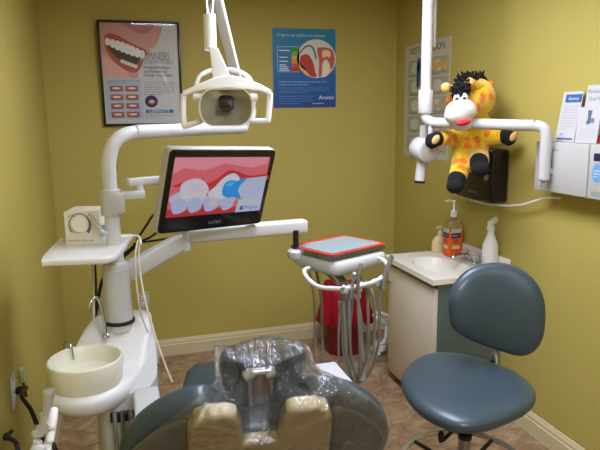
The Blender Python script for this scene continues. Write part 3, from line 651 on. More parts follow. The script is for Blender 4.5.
#@@MONITOR
# ------------------------------------------------------------------ monitor
mc = Vector((.331, 2.105, 1.391)); MW, MHt = .462, .302
Rm = rot(math.radians(27.2), math.radians(16.2), math.radians(3.3)); MM = Matrix.Translation(mc)@Rm.to_4x4()
t = thing('monitor', mc, 'wide black monitor showing close-up teeth, held on the unit post', 'monitor')
mb = MB().prism([(x, .0, y) for x, y in rrect(MW/2, MHt/2, .016)], (0, .034, 0), bev=.006); mb.xf(MM).build('housing', mat('silver_plastic', (172, 170, 160), .4), t)
MB().prism([(x, -.006, y) for x, y in rrect(MW/2-.0035, MHt/2-.0035, .015)], (0, .008, 0), bev=.001).xf(MM).build('bezel', mat('gloss_black', (14, 14, 16), .18), t)
su0, su1, sv0, sv1 = -.208, .206, .130, -.090
O = MM@Vector((su0, -.0062, sv0)); U = Rm@Vector((su1-su0, 0, 0)); V = Rm@Vector((0, 0, sv1-sv0)); N = Rm@Vector((0, -1, 0))
p = Print(O, U, V, N)
p.rect(glow(196, 92, 104), 0, .035, 1, 1); p.rect(glow(30, 20, 24), 0, 0, 1, .035); p.up()
p.shape(glow(206, 128, 140), [(.0, .035), (.98, .035), (.98, .15), (.8, .22), (.5, .14), (.3, .25), (.1, .2), (0, .3)])
p.shape(glow(176, 40, 52), [(.02, .5), (.12, .42), (.22, .38), (.34, .46), (.44, .4), (.55, .26), (.66, .28), (.8, .36), (1, .34), (1, .46), (.7, .5), (.4, .62), (.2, .5)], 4)
p.shape(glow(170, 44, 54), [(0, .86), (.2, .9), (.34, .83), (.5, .9), (.75, .9), (.75, 1), (0, 1)]); p.up()
for u, v, ru, rv, c in ((.03, .70, .16, .13, (170, 172, 190)), (.60, .72, .12, .1, (176, 172, 180)), (.77, .70, .10, .12, (160, 130, 120)), (.27, .70, .10, .12, (184, 180, 190)), (.46, .76, .12, .12, (172, 168, 180))): p.oval(glow(*c), u if u > .17 else .165, v, ru, rv)
p.up()
p.shape(glow(186, 184, 198), [(.10, .62), (.10, .46), (.17, .39), (.26, .38), (.34, .46), (.38, .58), (.34, .68), (.24, .70), (.13, .70)], 5)
p.shape(glow(190, 188, 204), [(.38, .62), (.44, .52), (.5, .4), (.57, .32), (.64, .32), (.70, .42), (.74, .58), (.66, .70), (.52, .74), (.42, .72)], 5)
for u, w_ in ((.03, .15), (.19, .14), (.35, .15), (.53, .14)): p.shape(glow(158, 166, 196), [(u, .78), (u+.03, .70), (u+w_*.6, .69), (u+w_, .76), (u+w_, .88), (u+w_*.6, .94), (u+.03, .93)], 4)
p.up()
p.oval(glow(206, 176, 178), .24, .54, .075, .10); p.oval(glow(200, 168, 170), .45, .80, .035, .06)
p.up(); p.oval(glow(176, 180, 200), .24, .52, .05, .07)
p.shape(glow(170, 176, 196), [(.72, .78), (1, .70), (1, 1), (.71, 1)])
p.shape(glow(164, 172, 194), [(.70, .50), (.76, .40), (1, .37), (1, .80), (.80, .78), (.72, .72)], 0)
p.up(); p.shape(glow(36, 132, 206), [(.52, .56), (.54, .46), (.60, .42), (.66, .44), (.72, .40), (.77, .40), (.71, .52), (.70, .62), (.74, .74), (.66, .72), (.58, .72), (.53, .66)], 4)
p.up(); p.shape(glow(70, 160, 224), [(.55, .5), (.6, .45), (.64, .47), (.6, .53)], 3)
p.shape(glow(24, 74, 150), [(.75, .93), (.77, .89), (.80, .89), (.80, .91), (.775, .92), (.80, .94), (.79, .96), (.76, .96)])
p.text(glow(24, 74, 150), 'Prophy', .81, .955, .022, sx=1.0)
p.mb.build('screen', None, t)
mb = MB(); text_into(mb, 'LUTRO', .017, MM@Vector((.003, -.0066, -.128)), Rm@Vector((1, 0, 0)), Rm@Vector((0, 0, 1)), ink(150, 150, 156), 'CENTER'); mb.build('maker_lettering', None, t)
# its arm
jx = MB().lathe((px_, py_, 1.315), [(0, 0), (.034, 0), (.036, .003), (.036, .088), (.034, .09), (0, .09)], n=32).box((px_+.02, py_-.012, 1.36), (.05, .045, .07), bev=.006).build('clamp', PANW, t)
MB().box((.035, 2.15, 1.383), (.085, .034, .030), bev=.004).build('lower_link', WHITE, t)
MB().cyl((.06, 2.15, 1.37), (.06, 2.15, 1.43), .015).build('link_pivot', WHITE, t)
e0, e1 = Vector((.035, 2.145, 1.428)), Vector((.30, 2.235, 1.425)); dd = e1-e0; yaw = math.atan2(dd.y, dd.x)
MB().box((e0+e1)/2, (dd.length+.03, .036, .028), rot(yaw), bev=.006).build('upper_link', WHITE, t)
mp = MM@Vector((0, .034, .02))
MB().cyl(e1, mp+Vector((0, .0, 0)), .018).box(MM@Vector((0, .040, .02)), (.1, .012, .1), Rm, bev=.003).build('mount_plate', GREYP, t)
MB().tube([MM@Vector((-.12, .03, -.05)), D(156, 213, 2.2), D(146, 226, 2.22), D(136, 241, 2.22)], .0045, 8, 6).tube([MM@Vector((-.17, .03, -.13)), D(152, 236, 2.2), D(144, 240, 2.22), D(134, 244, 2.24)], .0045, 8, 6).tube([MM@Vector((0.02, .03, -.12)), D(175, 236, 2.25), D(158, 240, 2.25), D(136, 243, 2.26)], .004, 8, 6).build('cords', BLACKR, t)
#@@LIGHT
# ------------------------------------------------------------------ dental light
t = thing('dental_light', (px_, py_, 1.40), 'white dental operating light with side handles on a bent tube arm', 'dental light')
MB().tube([(px_, py_, 1.395), (px_, py_, 1.45), (px_+.002, py_, 1.50), (px_+.02, py_+.005, 1.555), (px_+.055, py_+.02, 1.585), (px_+.10, py_+.045, 1.595), (px_+.14, py_+.065, 1.597), (.50, 2.478, 1.598)], .0245, 20, 8).ball((.50, 2.478, 1.598), (.022, .022, .0245)).build('bent_tube', WHITE, t)
J0, J1 = Vector((.515, 2.47, 1.63)), Vector((.338, 2.115, 2.09))
MB().cyl((.50, 2.478, 1.59), (.515, 2.47, 1.66), .02).build('base_pivot', WHITE, t)
dd = (J1-J0); u = Vector((.9, -.43, 0)).normalized(); w_ = dd.normalized(); u = (u-w_*u.dot(w_)).normalized(); v = w_.cross(u)
MB().box((J0+J1)/2, (.038, .030, dd.length), Matrix((u, v, w_)).transposed(), bev=.008).build('spring_arm', WHITE, t)
tp = D(209, -6, 1.95)
MB().cyl(J1, tp+Vector((0, 0, .01)), .02).build('top_link', WHITE, t)
MB().cyl(tp+Vector((-.02, 0, 0)), tp+Vector((.02, 0, 0)), .022).cyl(tp+Vector((-.012, 0, 0)), D(207, 18, 1.93), .007).cyl(tp+Vector((.012, 0, 0)), D(211, 18, 1.93), .007).build('fork', CHROME, t)
MB().cyl(D(209.5, 15, 1.93), D(210.5, 50, 1.93), .0200).build('swivel', LAMPW, t)
def lp(px, py, d=1.90): return D(px, py, d)
MB().prism([lp(209, 46), lp(218, 48), lp(232, 80), lp(213, 80)], ray(220, 70)*.018, bev=.004).build('neck', LAMPW, t)
hsg = MB().prism([lp(x, y, 1.885) for x, y in ((181.5, 97), (182.5, 91), (198, 84), (214, 77.5), (228, 74.5), (245, 78), (260, 84), (271, 90), (272, 96), (262, 92), (248, 89), (228, 87.5), (208, 89), (195, 92))], ray(228, 90)*.05, bev=.006).build('housing', LAMPW, t)
MB().tube([lp(183.5, 94), lp(183.2, 110), lp(184, 124), lp(187, 125.5), lp(201, 121)], .0095, 12, 4).build('handle', LAMPW, t)
MB().tube([lp(270, 93), lp(269.5, 105), lp(268, 119), lp(266, 121), lp(250, 121)], .0095, 12, 4).build('handle', LAMPW, t)
MB().tube([lp(196, 86, 1.95), lp(200, 76, 1.95), lp(212, 70.5, 1.96), lp(228, 69.5, 1.97), lp(240, 72, 1.96), lp(249, 78, 1.95), lp(252, 86, 1.95)], .0075, 10, 6).build('rear_loop', LAMPW, t)
# reflector dish facing the chair
rc = lp(226, 107, 1.86); ax = ray(226, 107).normalized(); rU = _R; rV = _U
def dish(k, z, top=1.0):
    out = []
    for i in range(40):
        a = 2*PI*i/40; x = .082*math.copysign(abs(math.cos(a))**.72, math.cos(a)); y = .063*math.copysign(abs(math.sin(a))**.8, math.sin(a))
        if y > .056: y = .056
        if y < -.058: y = -.058
        out.append(rc+rU*(x*k)+rV*(y*k)+ax*z)
    return out
mb = MB(); mb.rings([dish(1.0, 0), dish(.98, .02), dish(.9, .045), dish(.72, .07), dish(.45, .085), dish(.12, .09)], cap=False)
mb.rings([dish(1.02, -.001), dish(1.0, .022), dish(.92, .048), dish(.74, .074), dish(.46, .090), dish(.12, .095)], cap=False)
def refl():
    m = mat('reflector_mirror', (226, 222, 200), .3, .55, var=.05, vscale=30, bump=.5, bscale=45); return m
mb.build('reflector', refl(), t)
MB().rings([dish(1.03, -.004), dish(1.03, .004), dish(.97, .004), dish(.97, -.004)], closed=True, cap=False).build('reflector_rim', CREAM, t)
MB().rings([dish(.985, .0), dish(.985, .002)]).build('shield', thin_pane('clear_shield'), t)
MB().box(rc+ax*.05+rV*.012, (.05, .04, .05), Matrix((rU, ax, rV)).transposed(), bev=.012).build('bulb_shield', mat('dark_bulb_shield', (44, 40, 40), .35), t)
MB().box(rc+ax*.03-rV*.004, (.034, .02, .022), Matrix((rU, ax, rV)).transposed(), bev=.008).build('bulb_socket', mat('bulb_socket_black', (14, 14, 16), .2), t)
for px in (197.5, 254): MB().lathe(lp(px, 97, 1.90), [(0, -.012), (.012, -.012), (.013, .0), (.012, .012), (0, .012)], rU, 18).build('pivot_knob', LAMPW, t)
MB().tube([lp(253, 88, 1.92), lp(255, 97, 1.91), lp(253, 105, 1.91), lp(254, 112, 1.91), lp(252, 119, 1.90)], .008, 10, 4).build('side_bracket', LAMPW, t)
#@@DELIVERY
# ------------------------------------------------------------------ delivery unit (arm + instrument head)
t = thing('instrument_delivery_unit', (.84, 2.27, 1.03), 'white instrument delivery head with grey hoses on a jointed arm from the post', 'dental unit')
E0, E1, E2 = Vector((px_+.02, py_+.0, 1.10)), Vector((.222, 2.25, 1.192)), Vector((.715, 2.31, 1.192))
def beam(a, b, w, h, name, bev=.012):
    d = b-a; w_ = d.normalized(); u = w_.cross(Vector((0, 0, 1))).normalized(); v = u.cross(w_)
    return MB().box((a+b)/2, (w, d.length, h), Matrix((u, w_, v)).transposed(), bev=bev, seg=3).build(name, WHITE, t)
beam(E0, E1+Vector((.0, 0, 0)), .05, .066, 'lower_arm')
MB().cyl(E1+Vector((-.01, 0, -.04)), E1+Vector((-.01, 0, .05)), .03).build('elbow', WHITE, t)
beam(E1+Vector((-.03, 0, .012)), E2+Vector((.0, 0, .008)), .055, .055, 'upper_arm')
hb = D(296, 249, 2.43)
MB().cyl(Vector((hb.x, hb.y, 1.10)), Vector((hb.x, hb.y, 1.19)), .012).build('hub_post', DARKP, t)
MB().lathe(Vector((hb.x, hb.y, 1.075)), [(0, 0), (.03, 0), (.036, .01), (.036, .03), (.028, .038), (0, .038)], n=28).build('hub', WHITE, t)
ang = math.radians(24); RT = Matrix.Rotation(ang, 4, 'Z'); tcn = Vector((.838, 2.262, 0)); MT = Matrix.Translation(tcn)@RT
def slab(z, kx, ky, oy=0): return [MT@Vector((x*kx, y*ky+oy, z)) for x, y in rrect(.150, .130, .035, 8)]
MB().rings([slab(1.030, .80, .72, -.015), slab(1.034, .90, .86, -.012), slab(1.046, .985, .98, -.008), slab(1.06, 1.02, 1.03, -.006), slab(1.082, 1.02, 1.02, -.004), slab(1.092, .99, .98), slab(1.094, .9, .9)]).build('instrument_head', WHITE, t, ang=60)
hl = lambda x, y, z: MT@Vector((x, y, z))
HP = [D(309, 268, 2.36), D(304, 271, 2.33), D(308, 279, 2.26), D(318, 286.5, 2.22), D(332, 288.5, 2.19), D(345, 288.5, 2.17), D(360, 286, 2.18), D(375, 281.5, 2.20), D(385, 275, 2.24), D(388, 267, 2.29), D(384, 261, 2.33), D(378, 258, 2.35)]
MB().tube(HP, .0085, 12, 6).build('handle_rail', WHITE, t)
# holders, handpieces and hoses
HS = [(343.5, 289, 0), (350, 287, 1), (357.5, 286.5, 2), (367, 284, 3), (375, 281, 4), (381.5, 277.5, 5)]
for hx, hy, k in HS:
    d0 = 2.17+.012*k; c = D(hx, hy, d0)
    ho = MB().box(c+Vector((0, -.006, -.004)), (.022, .028, .026), rot(ang), bev=.006).build('holder', GREYP if k % 2 else PANW, t)
    if k == 4: continue
    tip = c+Vector(((-.004, .012, .010, .004, 0, .034)[k], -.012, (.012, .050, .012, .012, 0, .080)[k]))
    hp = MB().tube([c+Vector((0, -.014, -.04)), c+Vector((0, -.014, -.01)), tip], (.0075, .0065) if k < 5 else (.010, .009), 12).build('handpiece', (STEEL, HOSE, GREYP, STEEL, STEEL, HOSE)[k], t)
    MB().lathe(tip, [(0, -.003), (.0065, -.003), (.0065, .005), (0, .006)], (tip-c), 12).build('handpiece_tip', (PANW, LAMPW, LAMPW, CHROME, CHROME, STEEL)[k], hp)
hd_ = lambda x, y: hl(x, y, 1.035)
HOSES = [([D(343.5, 293, 2.17), D(344, 320, 2.18), D(345, 350, 2.22), D(350, 374, 2.28), D(357, 384, 2.34), D(364, 374, 2.40), D(362, 345, 2.42), D(357, 300, 2.40)], hd_(-.03, .03)),
 ([D(350, 291, 2.18), D(349, 320, 2.19), D(351, 355, 2.24), D(357, 378, 2.30), D(364, 380, 2.36), D(372, 365, 2.40), D(374, 335, 2.40), D(371, 290, 2.38)], hd_(.04, .03)),
 ([D(358, 270, 2.16), D(361, 264, 2.15), D(358.5, 278, 2.15), D(358, 300, 2.17), D(359.5, 335, 2.2), D(360, 365, 2.25), D(357, 381, 2.3), D(350, 378, 2.36), D(344, 355, 2.42), D(342, 320, 2.42), D(341, 290, 2.40)], hd_(-.08, .03)),
 ([D(367, 288, 2.21), D(368, 315, 2.22), D(368, 345, 2.26), D(364, 366, 2.31), D(355, 384, 2.36), D(348, 376, 2.42), D(346, 330, 2.44), D(346, 290, 2.42)], hd_(-.05, .03)),
 ([D(381, 284, 2.23), D(379.5, 310, 2.24), D(379, 338, 2.28), D(374, 362, 2.33), D(363, 379, 2.39), D(352, 372, 2.44), D(350, 330, 2.45), D(351, 290, 2.43)], hd_(-.02, .03))]
for P_, e_ in HOSES: MB().tube(P_+[e_], .0058, 10, 8).build('hose', HOSE, t)
MB().tube([hd_(-.135, .03), D(314, 300, 2.45), D(315, 335, 2.45), D(318, 372, 2.4), D(322, 400, 2.3)], .0042, 8, 6).tube([hd_(-.10, .03), D(321.5, 300, 2.45), D(322, 335, 2.45), D(325, 372, 2.4), D(328, 400, 2.3)], .0058, 8, 6).build('supply_hoses', mat('taupe_hose', (120, 112, 96), .55, var=.04), t)
MB().box(D(340, 305, 2.2), (.014, .014, .03), rot(ang), bev=.004).tube([D(340, 300, 2.2), D(340.5, 290, 2.19)], .003, 6).tube([D(340, 308, 2.2), D(338.5, 340, 2.22), D(339, 372, 2.26)], .0042, 8, 5).build('syringe_hose', HOSE, t)
# tray with red cover and paper liner
t2 = thing('instrument_tray', (tcn.x, tcn.y, 1.095), 'rectangular steel tray with a red rim on the delivery head', 'tray')
RED = mat('red_tray_plastic', (196, 44, 38), .35, var=.03)
tr = lambda z, kx, ky: [MT@Vector((x*kx, y*ky, z)) for x, y in rrect(.160, .128, .022, 6)]
MB().rings([tr(1.097, .93, .92), tr(1.103, .985, .985), tr(1.116, 1.0, 1.0), tr(1.119, 1.0, 1.0)]).build('pan', STEEL, t2)
MB().rings([tr(1.1195, .99, .99), tr(1.1215, .99, .99)]).build('tray_cover', RED, t2)
tag(MB().rings([[MT@Vector((x, y-.006, z)) for x, y in rrect(.139, .104, .006, 3)] for z in (1.1222, 1.1232)]).build('tray_liner', mat('pale_blue_paper', (120, 133, 131), .75, var=.03, vscale=60, bump=.15), at=(tcn.x, tcn.y, 1.122)), 'pale blue paper liner lying on the red-rimmed tray', 'paper liner')
#@@BIN
# ------------------------------------------------------------------ red waste bin
bc = Vector((1.435, 3.77, 0)); REDP = mat('red_bin_plastic', (128, 16, 28), .4, var=.04)
t = thing('waste_bin', bc, 'red round waste bin with a red bag against the back wall', 'waste bin')
MB().lathe(bc, [(0, 0), (.118, 0), (.124, .008), (.145, .42), (.150, .43), (.146, .435), (.139, .42), (.116, .012), (0, .012)], n=40).build('bin', REDP, t)
mb = MB(); rs = []; rd = random.Random(5)
ph = [rd.uniform(0, 6.28) for _ in range(6)]
for z, r, wob in ((.30, .150, .012), (.235, .176, .022), (.25, .190, .02), (.33, .172, .012), (.42, .160, .007), (.46, .155, .007), (.475, .148, .008), (.462, .138, .006), (.40, .128, .004), (.3, .12, .004)):
    rs.append([bc+Vector(((r+wob*(math.sin(5*a+ph[0])+.6*math.sin(11*a+ph[1]+z*9)+.4*math.sin(17*a+ph[2])))*math.cos(a), (r+wob*(math.sin(5*a+ph[0])+.6*math.sin(11*a+ph[1]+z*9)))*math.sin(a), z+(.022*math.sin(3*a+ph[3])+.014*math.sin(8*a+ph[4]) if z < .3 else .012*math.sin(4*a+ph[5])))) for a in [2*PI*i/72 for i in range(72)]])
mb.rings(rs[1:], cap=False).build('bag', mat('red_bag_film', (158, 14, 36), .25, var=.05, bump=.6, bscale=22), t, ang=80)
# white tubing by the cabinet
c = Vector((1.66, 3.62, 0))
mb = MB(); P = []
for i in range(60):
    a = i*.42; P.append(PZ(380, 351, .02)+Vector((.06*math.cos(a)+.0006*i, .05*math.sin(a), .012+.0009*i)))
mb.tube(P, .011, 8)
mb.tube([D(379, 355, 3.95), D(377, 345, 3.97), D(383, 343, 4.0), D(386, 337, 4.0), D(386, 326, 4.02), D(380, 320, 4.0), D(374, 315, 4.02), D(380, 313, 4.05), D(388, 316, 4.05)], .013, 10, 6)
tag(mb.build('coiled_tubing', mat('white_tubing', (214, 210, 200), .4), at=PZ(380, 351, .0)), 'white tubing loops on the floor behind the sink cabinet', 'tubing')
#@@OUTLETS
def outlet(name, o, U, N, label):
    t = thing(name, o, label, 'wall socket', 'wall sockets'); V = Vector((0, 0, 1)); R_ = Matrix((U, -N, V)).transposed()
    pl = MB().box(o+N*.003, (.070, .006, .115), R_, bev=.002).build('cover_plate', PANW, t)
    for s_ in (-1, 1):
        q = MB().box(o+N*.0065+V*.021*s_, (.034, .004, .029), R_, bev=.004).build('socket', LAMPW, t)
        mb = MB()
        for du in (-.007, .007): mb.box(o+N*.0087+V*(.021*s_+.003)+U*du, (.0024, .0006, .009), R_)
        mb.box(o+N*.0087+V*(.021*s_-.008), (.005, .0006, .005), R_); mb.build('slots', DARKP, q)
    return t
outlet('wall_socket', Vector((.098, YB, .415)), Vector((1, 0, 0)), Vector((0, -1, 0)), 'white wall socket low on the back wall beside the unit')
o = PX(13, 391, XL)
outlet('wall_socket', o, Vector((0, 1, 0)), Vector((1, 0, 0)), 'pale wall socket with a black plug on the left wall')
pg = thing('power_cord', o+Vector((.01, 0, .0)), 'black cord plugged into the left wall socket', 'cord')
MB().box(o+Vector((.024, -.0, .0)), (.03, .026, .024), bev=.006).build('plug', DARKP, pg)
MB().tube([o+Vector((.036, 0, 0)), D(22, 397, 2.05), D(31, 410, 2.0), D(37, 425, 1.95), D(43, 438, 1.92), D(56, 452, 1.9), D(60, 520, 1.95)], .0075, 8, 6).build('cable', BLACKR, pg)
o2 = PX(-2, 441, XL)
tag(MB().ball(o2+Vector((.02, .03, -.005)), (.012, .02, .010)).tube([o2+Vector((.03, .05, 0)), D(8, 438, 1.85), D(14, 441, 1.82), D(18, 452, 1.8), D(18, 500, 1.8)], .007, 8, 6).build('black_cable', BLACKR, at=o2), 'black cable end curling at the lower left corner', 'cord')
# wall hook tab
g0 = PX(21, 378, XL+.006)
t = thing('wall_tab', g0+Vector((-.006, 0, 0)), 'pale green flat tab on a dark stem above the left wall socket', 'switch')
MB().box(g0+Vector((.006, 0, .012)), (.012, .024, .06), rot(0, .25), bev=.003).build('tab', mat('pale_green_plastic', (170, 190, 140), .35), t)
MB().tube([g0+Vector((.006, .0, -.015)), g0+Vector((.008, .01, -.06)), g0+Vector((.008, .02, -.085))], .005, 8).tube([g0+Vector((.008, .012, -.06)), g0+Vector((.012, .03, -.05))], .006, 8).build('stem', DARKP, t)
#@@SUCTION
# ------------------------------------------------------------------ assistant suction valves
s0 = D(33, 455, 1.48)
t = thing('suction_holder', s0, 'chrome suction valves with white grips at the lower left', 'suction holder')
MB().tube([D(40, 425, 1.52), D(34, 452, 1.5), D(30, 480, 1.5), Vector((-.2, 1.7, .55)), Vector((-.10, 1.92, .5))], .010, 10, 5).build('support_arm', SATIN, t)
v0, v1 = D(49, 391, 1.5), D(45, 424, 1.5); ax = (v1-v0).normalized()
vv = MB().lathe(v0, [(0, -.004), (.0135, -.003), (.0155, .002), (.0145, .010), (.0125, .02), (.0095, .045), (.0085, .07), (.011, .078), (.011, .09), (0, .09)], ax, 24).build('suction_valve', SATIN, t)
q0, q1 = D(42.5, 412, 1.5), D(41, 428, 1.5); a2 = (q1-q0).normalized()
MB().lathe(q0, [(0, -.002), (.006, -.002), (.007, .004), (.005, .01), (.005, .03), (.009, .034), (.010, .06), (0, .06)], a2, 18).build('saliva_ejector_valve', SATIN, t)
MB().box(D(42, 431, 1.5), (.05, .022, .016), rot(.2, 0, -.15), bev=.005).tube([D(39, 430, 1.49), D(49, 424, 1.49)], .006, 10).build('valve_bar', SATIN, t)
for a, b, r in (((54, 411), (52, 426), .0105), ((52, 427), (50, 440), .0098), ((49, 437), (47, 450), .0098)):
    MB().tube([D(a[0], a[1], 1.515), D((a[0]+b[0])/2, (a[1]+b[1])/2, 1.505), D(b[0], b[1], 1.50)], r, 14).ball(D(a[0], a[1], 1.515), r).ball(D(b[0], b[1], 1.5), r).build('grip', LAMPW, t)
MB().cyl(D(38, 441, 1.48), D(34, 458, 1.48), .011).ball(D(38, 449, 1.47), (.018, .014, .012)).build('hose_end', PANW, t)
#@@STOOL
# ------------------------------------------------------------------ stool
sc = Vector((1.118, 1.712, 0)); SZ = .665
t = thing('operator_stool', sc, 'blue vinyl operator stool with curved backrest and foot ring by the sink', 'stool')
out = [PZ(x, y, SZ+.01) for x, y in ((401, 380), (408, 366), (424, 356), (448, 353.5), (478, 359), (506, 369), (526, 380), (536, 393), (531, 405), (512, 416), (484, 425.5), (456, 426), (430, 416), (411, 401))]
out = [Vector((p.x, p.y, SZ)) for p in catmull(out, 5, True)]
sc = sum(out, Vector())/len(out); sc.z = 0
MB().cushion(out, (0, 0, 1), .062, dome=.012, es=.22, eo=.8, K=20).build('seat', BLUEV, t, ang=80)
MB().lathe(sc+Vector((0, 0, SZ-.055)), [(0, 0), (.10, 0), (.13, .012), (.15, .02), (0, .021)], n=28).build('seat_plate', DARKP, t)
# backrest
bC = D(497, 309, 2.30); fc = Vector((sc.x-bC.x, sc.y-bC.y, 0)).normalized(); bn = Vector((fc.x, fc.y, .12)).normalized(); bn = Vector((-.36, -.92, .13)).normalized()
def onp(x, y): r = ray(x, y); return EYE+r*((bC-EYE).dot(bn)/r.dot(bn))
bp = [onp(x, y) for x, y in ((447.5, 312), (447, 296), (454, 281), (468, 269), (486, 263.5), (504, 263), (521, 269), (534, 281), (541, 298), (542, 318), (539, 338), (530, 351), (517, 355), (498, 350), (478, 343), (460, 334), (450, 325))]
bp = catmull(bp, 4, True); b_c = sum(bp, Vector())/len(bp)
side = Vector((0, 0, 1)).cross(bn).normalized()
bp = [p+bn*(1.1*((p-b_c).dot(side))**2) for p in bp]
MB().cushion(bp, bn, .065, dome=.0, es=.20, eo=.8, K=20).build('backrest', BLUEV, t, ang=80)
bk = b_c-bn*.045
MB().tube([bk+Vector((0, 0, .02)), bk+Vector((0, 0, -.09)), D(495, 347, 2.36), D(495, 372, 2.34), Vector((bk.x*.7+sc.x*.3, bk.y*.7+sc.y*.3, SZ-.06)), Vector((sc.x, sc.y, SZ-.05))], .013, 10, 6).box(D(495, 358, 2.36), (.034, .012, .09), rot(math.atan2(-bn.x, bn.y)), bev=.003).build('back_support', STEEL, t)
MB().cyl(D(495, 360, 2.355), D(495, 366, 2.355), .018).build('tilt_knob', DARKP, t)
MB().cyl(sc+Vector((0, 0, .36)), sc+Vector((0, 0, SZ-.05)), .013).build('gas_piston', CHROME, t)
MB().cyl(sc+Vector((0, 0, .12)), sc+Vector((0, 0, .48)), .0225).build('column', STEEL, t)
MB().lathe(sc+Vector((0, 0, .475)), [(0, 0), (.026, 0), (.026, .018), (.016, .022), (0, .022)], n=24).build('column_collar', DARKP, t)
rz = .375; rr = .222
rg = MB().tube([sc+Vector((rr*math.cos(a), rr*math.sin(a), rz)) for a in [2*PI*i/64 for i in range(64)]], .0105, 12, closed=True).build('foot_ring', SATIN, t)
for i in range(4):
    a = .5+i*PI/2; MB().cyl(sc+Vector((.02*math.cos(a), .02*math.sin(a), rz-.03)), sc+Vector((rr*math.cos(a), rr*math.sin(a), rz)), .008).build('ring_spoke', DARKP, rg)
for i in range(5):
    a = .3+i*2*PI/5; d_ = Vector((math.cos(a), math.sin(a), 0))
    MB().tube([sc+d_*.02+Vector((0, 0, .14)), sc+d_*.15+Vector((0, 0, .12)), sc+d_*.27+Vector((0, 0, .085))], (.020, .014), 10, 4).build('base_leg', DARKP, t)
    k = MB().cyl(sc+d_*.27+Vector((0, 0, .09)), sc+d_*.27+Vector((0, 0, .05)), .008).box(sc+d_*.275+Vector((0, 0, .052)), (.045, .026, .03), rot(a), bev=.01).build('caster', DARKP, t)
    n_ = Vector((-d_.y, d_.x, 0)); MB().cyl(sc+d_*.285+n_*.02+Vector((0, 0, .027)), sc+d_*.285-n_*.02+Vector((0, 0, .027)), .026).build('caster_wheel', BLACKR, k)
MB().tube([sc+Vector((.03, -.02, SZ-.06)), D(443, 440, 2.1), D(441, 434, 2.1)], .007, 8, 4).ball(D(441, 436, 2.1), (.012, .012, .02)).build('height_lever', DARKP, t)
#@@CHAIR
# ------------------------------------------------------------------ treatment chair
CX = .325; tilt = math.radians(30)
t = thing('treatment_chair', (CX, 2.1, 0), 'blue vinyl dental treatment chair with cream back shell and headrest', 'dental chair')
chair_root = t
bo = Vector((.305, 1.40, .972)); RY = Matrix.Rotation(math.radians(-8), 3, 'Z'); bu = RY@Vector((1, 0, 0)); bv = RY@Vector((0, -math.sin(tilt), math.cos(tilt))); bnn = RY@Vector((0, -math.cos(tilt), -math.sin(tilt)))
L = lambda a, b, n=0: bo+bu*a+bv*b+bnn*n
VIN = BLUEV
half = [(0, -.135), (.06, -.13), (.10, -.095), (.12, -.04), (.15, -.012), (.20, -.018), (.27, -.06), (.335, -.135), (.375, -.23), (.382, -.33), (.35, -.46), (.27, -.56), (.15, -.60), (0, -.60)]
ou = half+[(-a, b) for a, b in half[-2:0:-1]]
MB().cushion([L(a, b) for a, b in [(p.x, p.y) for p in catmull([(a, b, 0) for a, b in ou], 4, True)]], -bnn, .085, dome=.0, es=.16, eo=.7, K=18).build('backrest', VIN, t, ang=80)
MB().cushion([L(a*.955, b*.945-.04, .034) for a, b in [(p.x, p.y) for p in catmull([(a, b, 0) for a, b in ou], 4, True)]], -bnn, .035, es=.1, eo=.7, K=12).build('back_panel', mat('charcoal_vinyl', (62, 62, 57), .5, var=.05), t, ang=80)
sh = [(-.185, -.60), (-.192, -.25), (-.185, -.07), (-.168, -.022), (-.14, -.008), (-.085, -.006), (-.062, -.02), (-.052, -.06), (-.046, -.15), (.046, -.15), (.052, -.06), (.062, -.02), (.085, -.006), (.14, -.008), (.168, -.022), (.185, -.07), (.192, -.25), (.185, -.60)]
MB().prism([L(a, b, .030) for a, b in sh], bnn*.045, bev=.014).build('back_shell', mat('cream_shell_plastic', (204, 190, 150), .38, var=.02), t)
ho = Vector((.348, 1.545, .912)); ht = math.radians(12)
hv = RY@Vector((0, -math.sin(ht), math.cos(ht))); hn = RY@Vector((0, -math.cos(ht), -math.sin(ht)))
ho_c = ho.copy()
Lh = lambda a, b, n=0: ho_c+bu*a+hv*b+hn*n
hq = [(-.118, -.01), (-.124, .04), (-.118, .078), (-.10, .090), (-.07, .084), (0, .074), (.07, .084), (.10, .092), (.118, .080), (.124, .04), (.118, -.01), (.10, -.08), (.05, -.10), (-.05, -.10), (-.10, -.08)]
hr = MB().cushion([Lh(a, b, -.005-1.3*a*a) for a, b in [(p.x, p.y) for p in catmull([(a, b, 0) for a, b in hq], 4, True)]], -hn, .056, dome=.0, es=.2, eo=.75, K=18).build('headrest', VIN, t, ang=80)
mb = MB()
for s_ in (-1, 1): mb.box(Lh(.030*s_-.012, -.055, .035), (.012, .014, .21), Matrix((bu, -hn, hv)).transposed(), bev=.004).cyl(Lh(.030*s_-.012-.012, .048, .038), Lh(.030*s_-.012+.012, .062, .038), .0165)
mb.cyl(Lh(-.05, .062, .038), Lh(.026, .062, .038), .0115); mb.cyl(Lh(-.05, -.10, .036), Lh(.026, -.10, .036), .009)
mb.build('headrest_bracket', SATIN, hr)
MB().box(Lh(-.012, -.06, .031), (.048, .01, .22), Matrix((bu, -hn, hv)).transposed(), bev=.002).build('glide_bar', mat('copper_tinted_steel', (170, 148, 134), .28, .8), hr)
MB().prism([(.10, 1.72, .46), (.55, 1.72, .46), (.53, 2.2, .48), (.48, 2.44, .50), (.44, 2.50, .505), (.25, 2.50, .505), (.21, 2.44, .50), (.15, 2.2, .48)], (0, 0, .09), bev=.03).build('seat', VIN, t)
MB().box((CX, 2.15, .43), (.36, .75, .06), bev=.02).build('seat_frame', mat('cream_shell_plastic', (204, 190, 150), .38, var=.02), t)
MB().box((CX, 2.15, .25), (.26, .42, .36), bev=.04).build('lift_column', WHITE, t)
MB().box((CX, 2.2, .03), (.42, .85, .06), bev=.025).build('base_plate', WHITE, t)
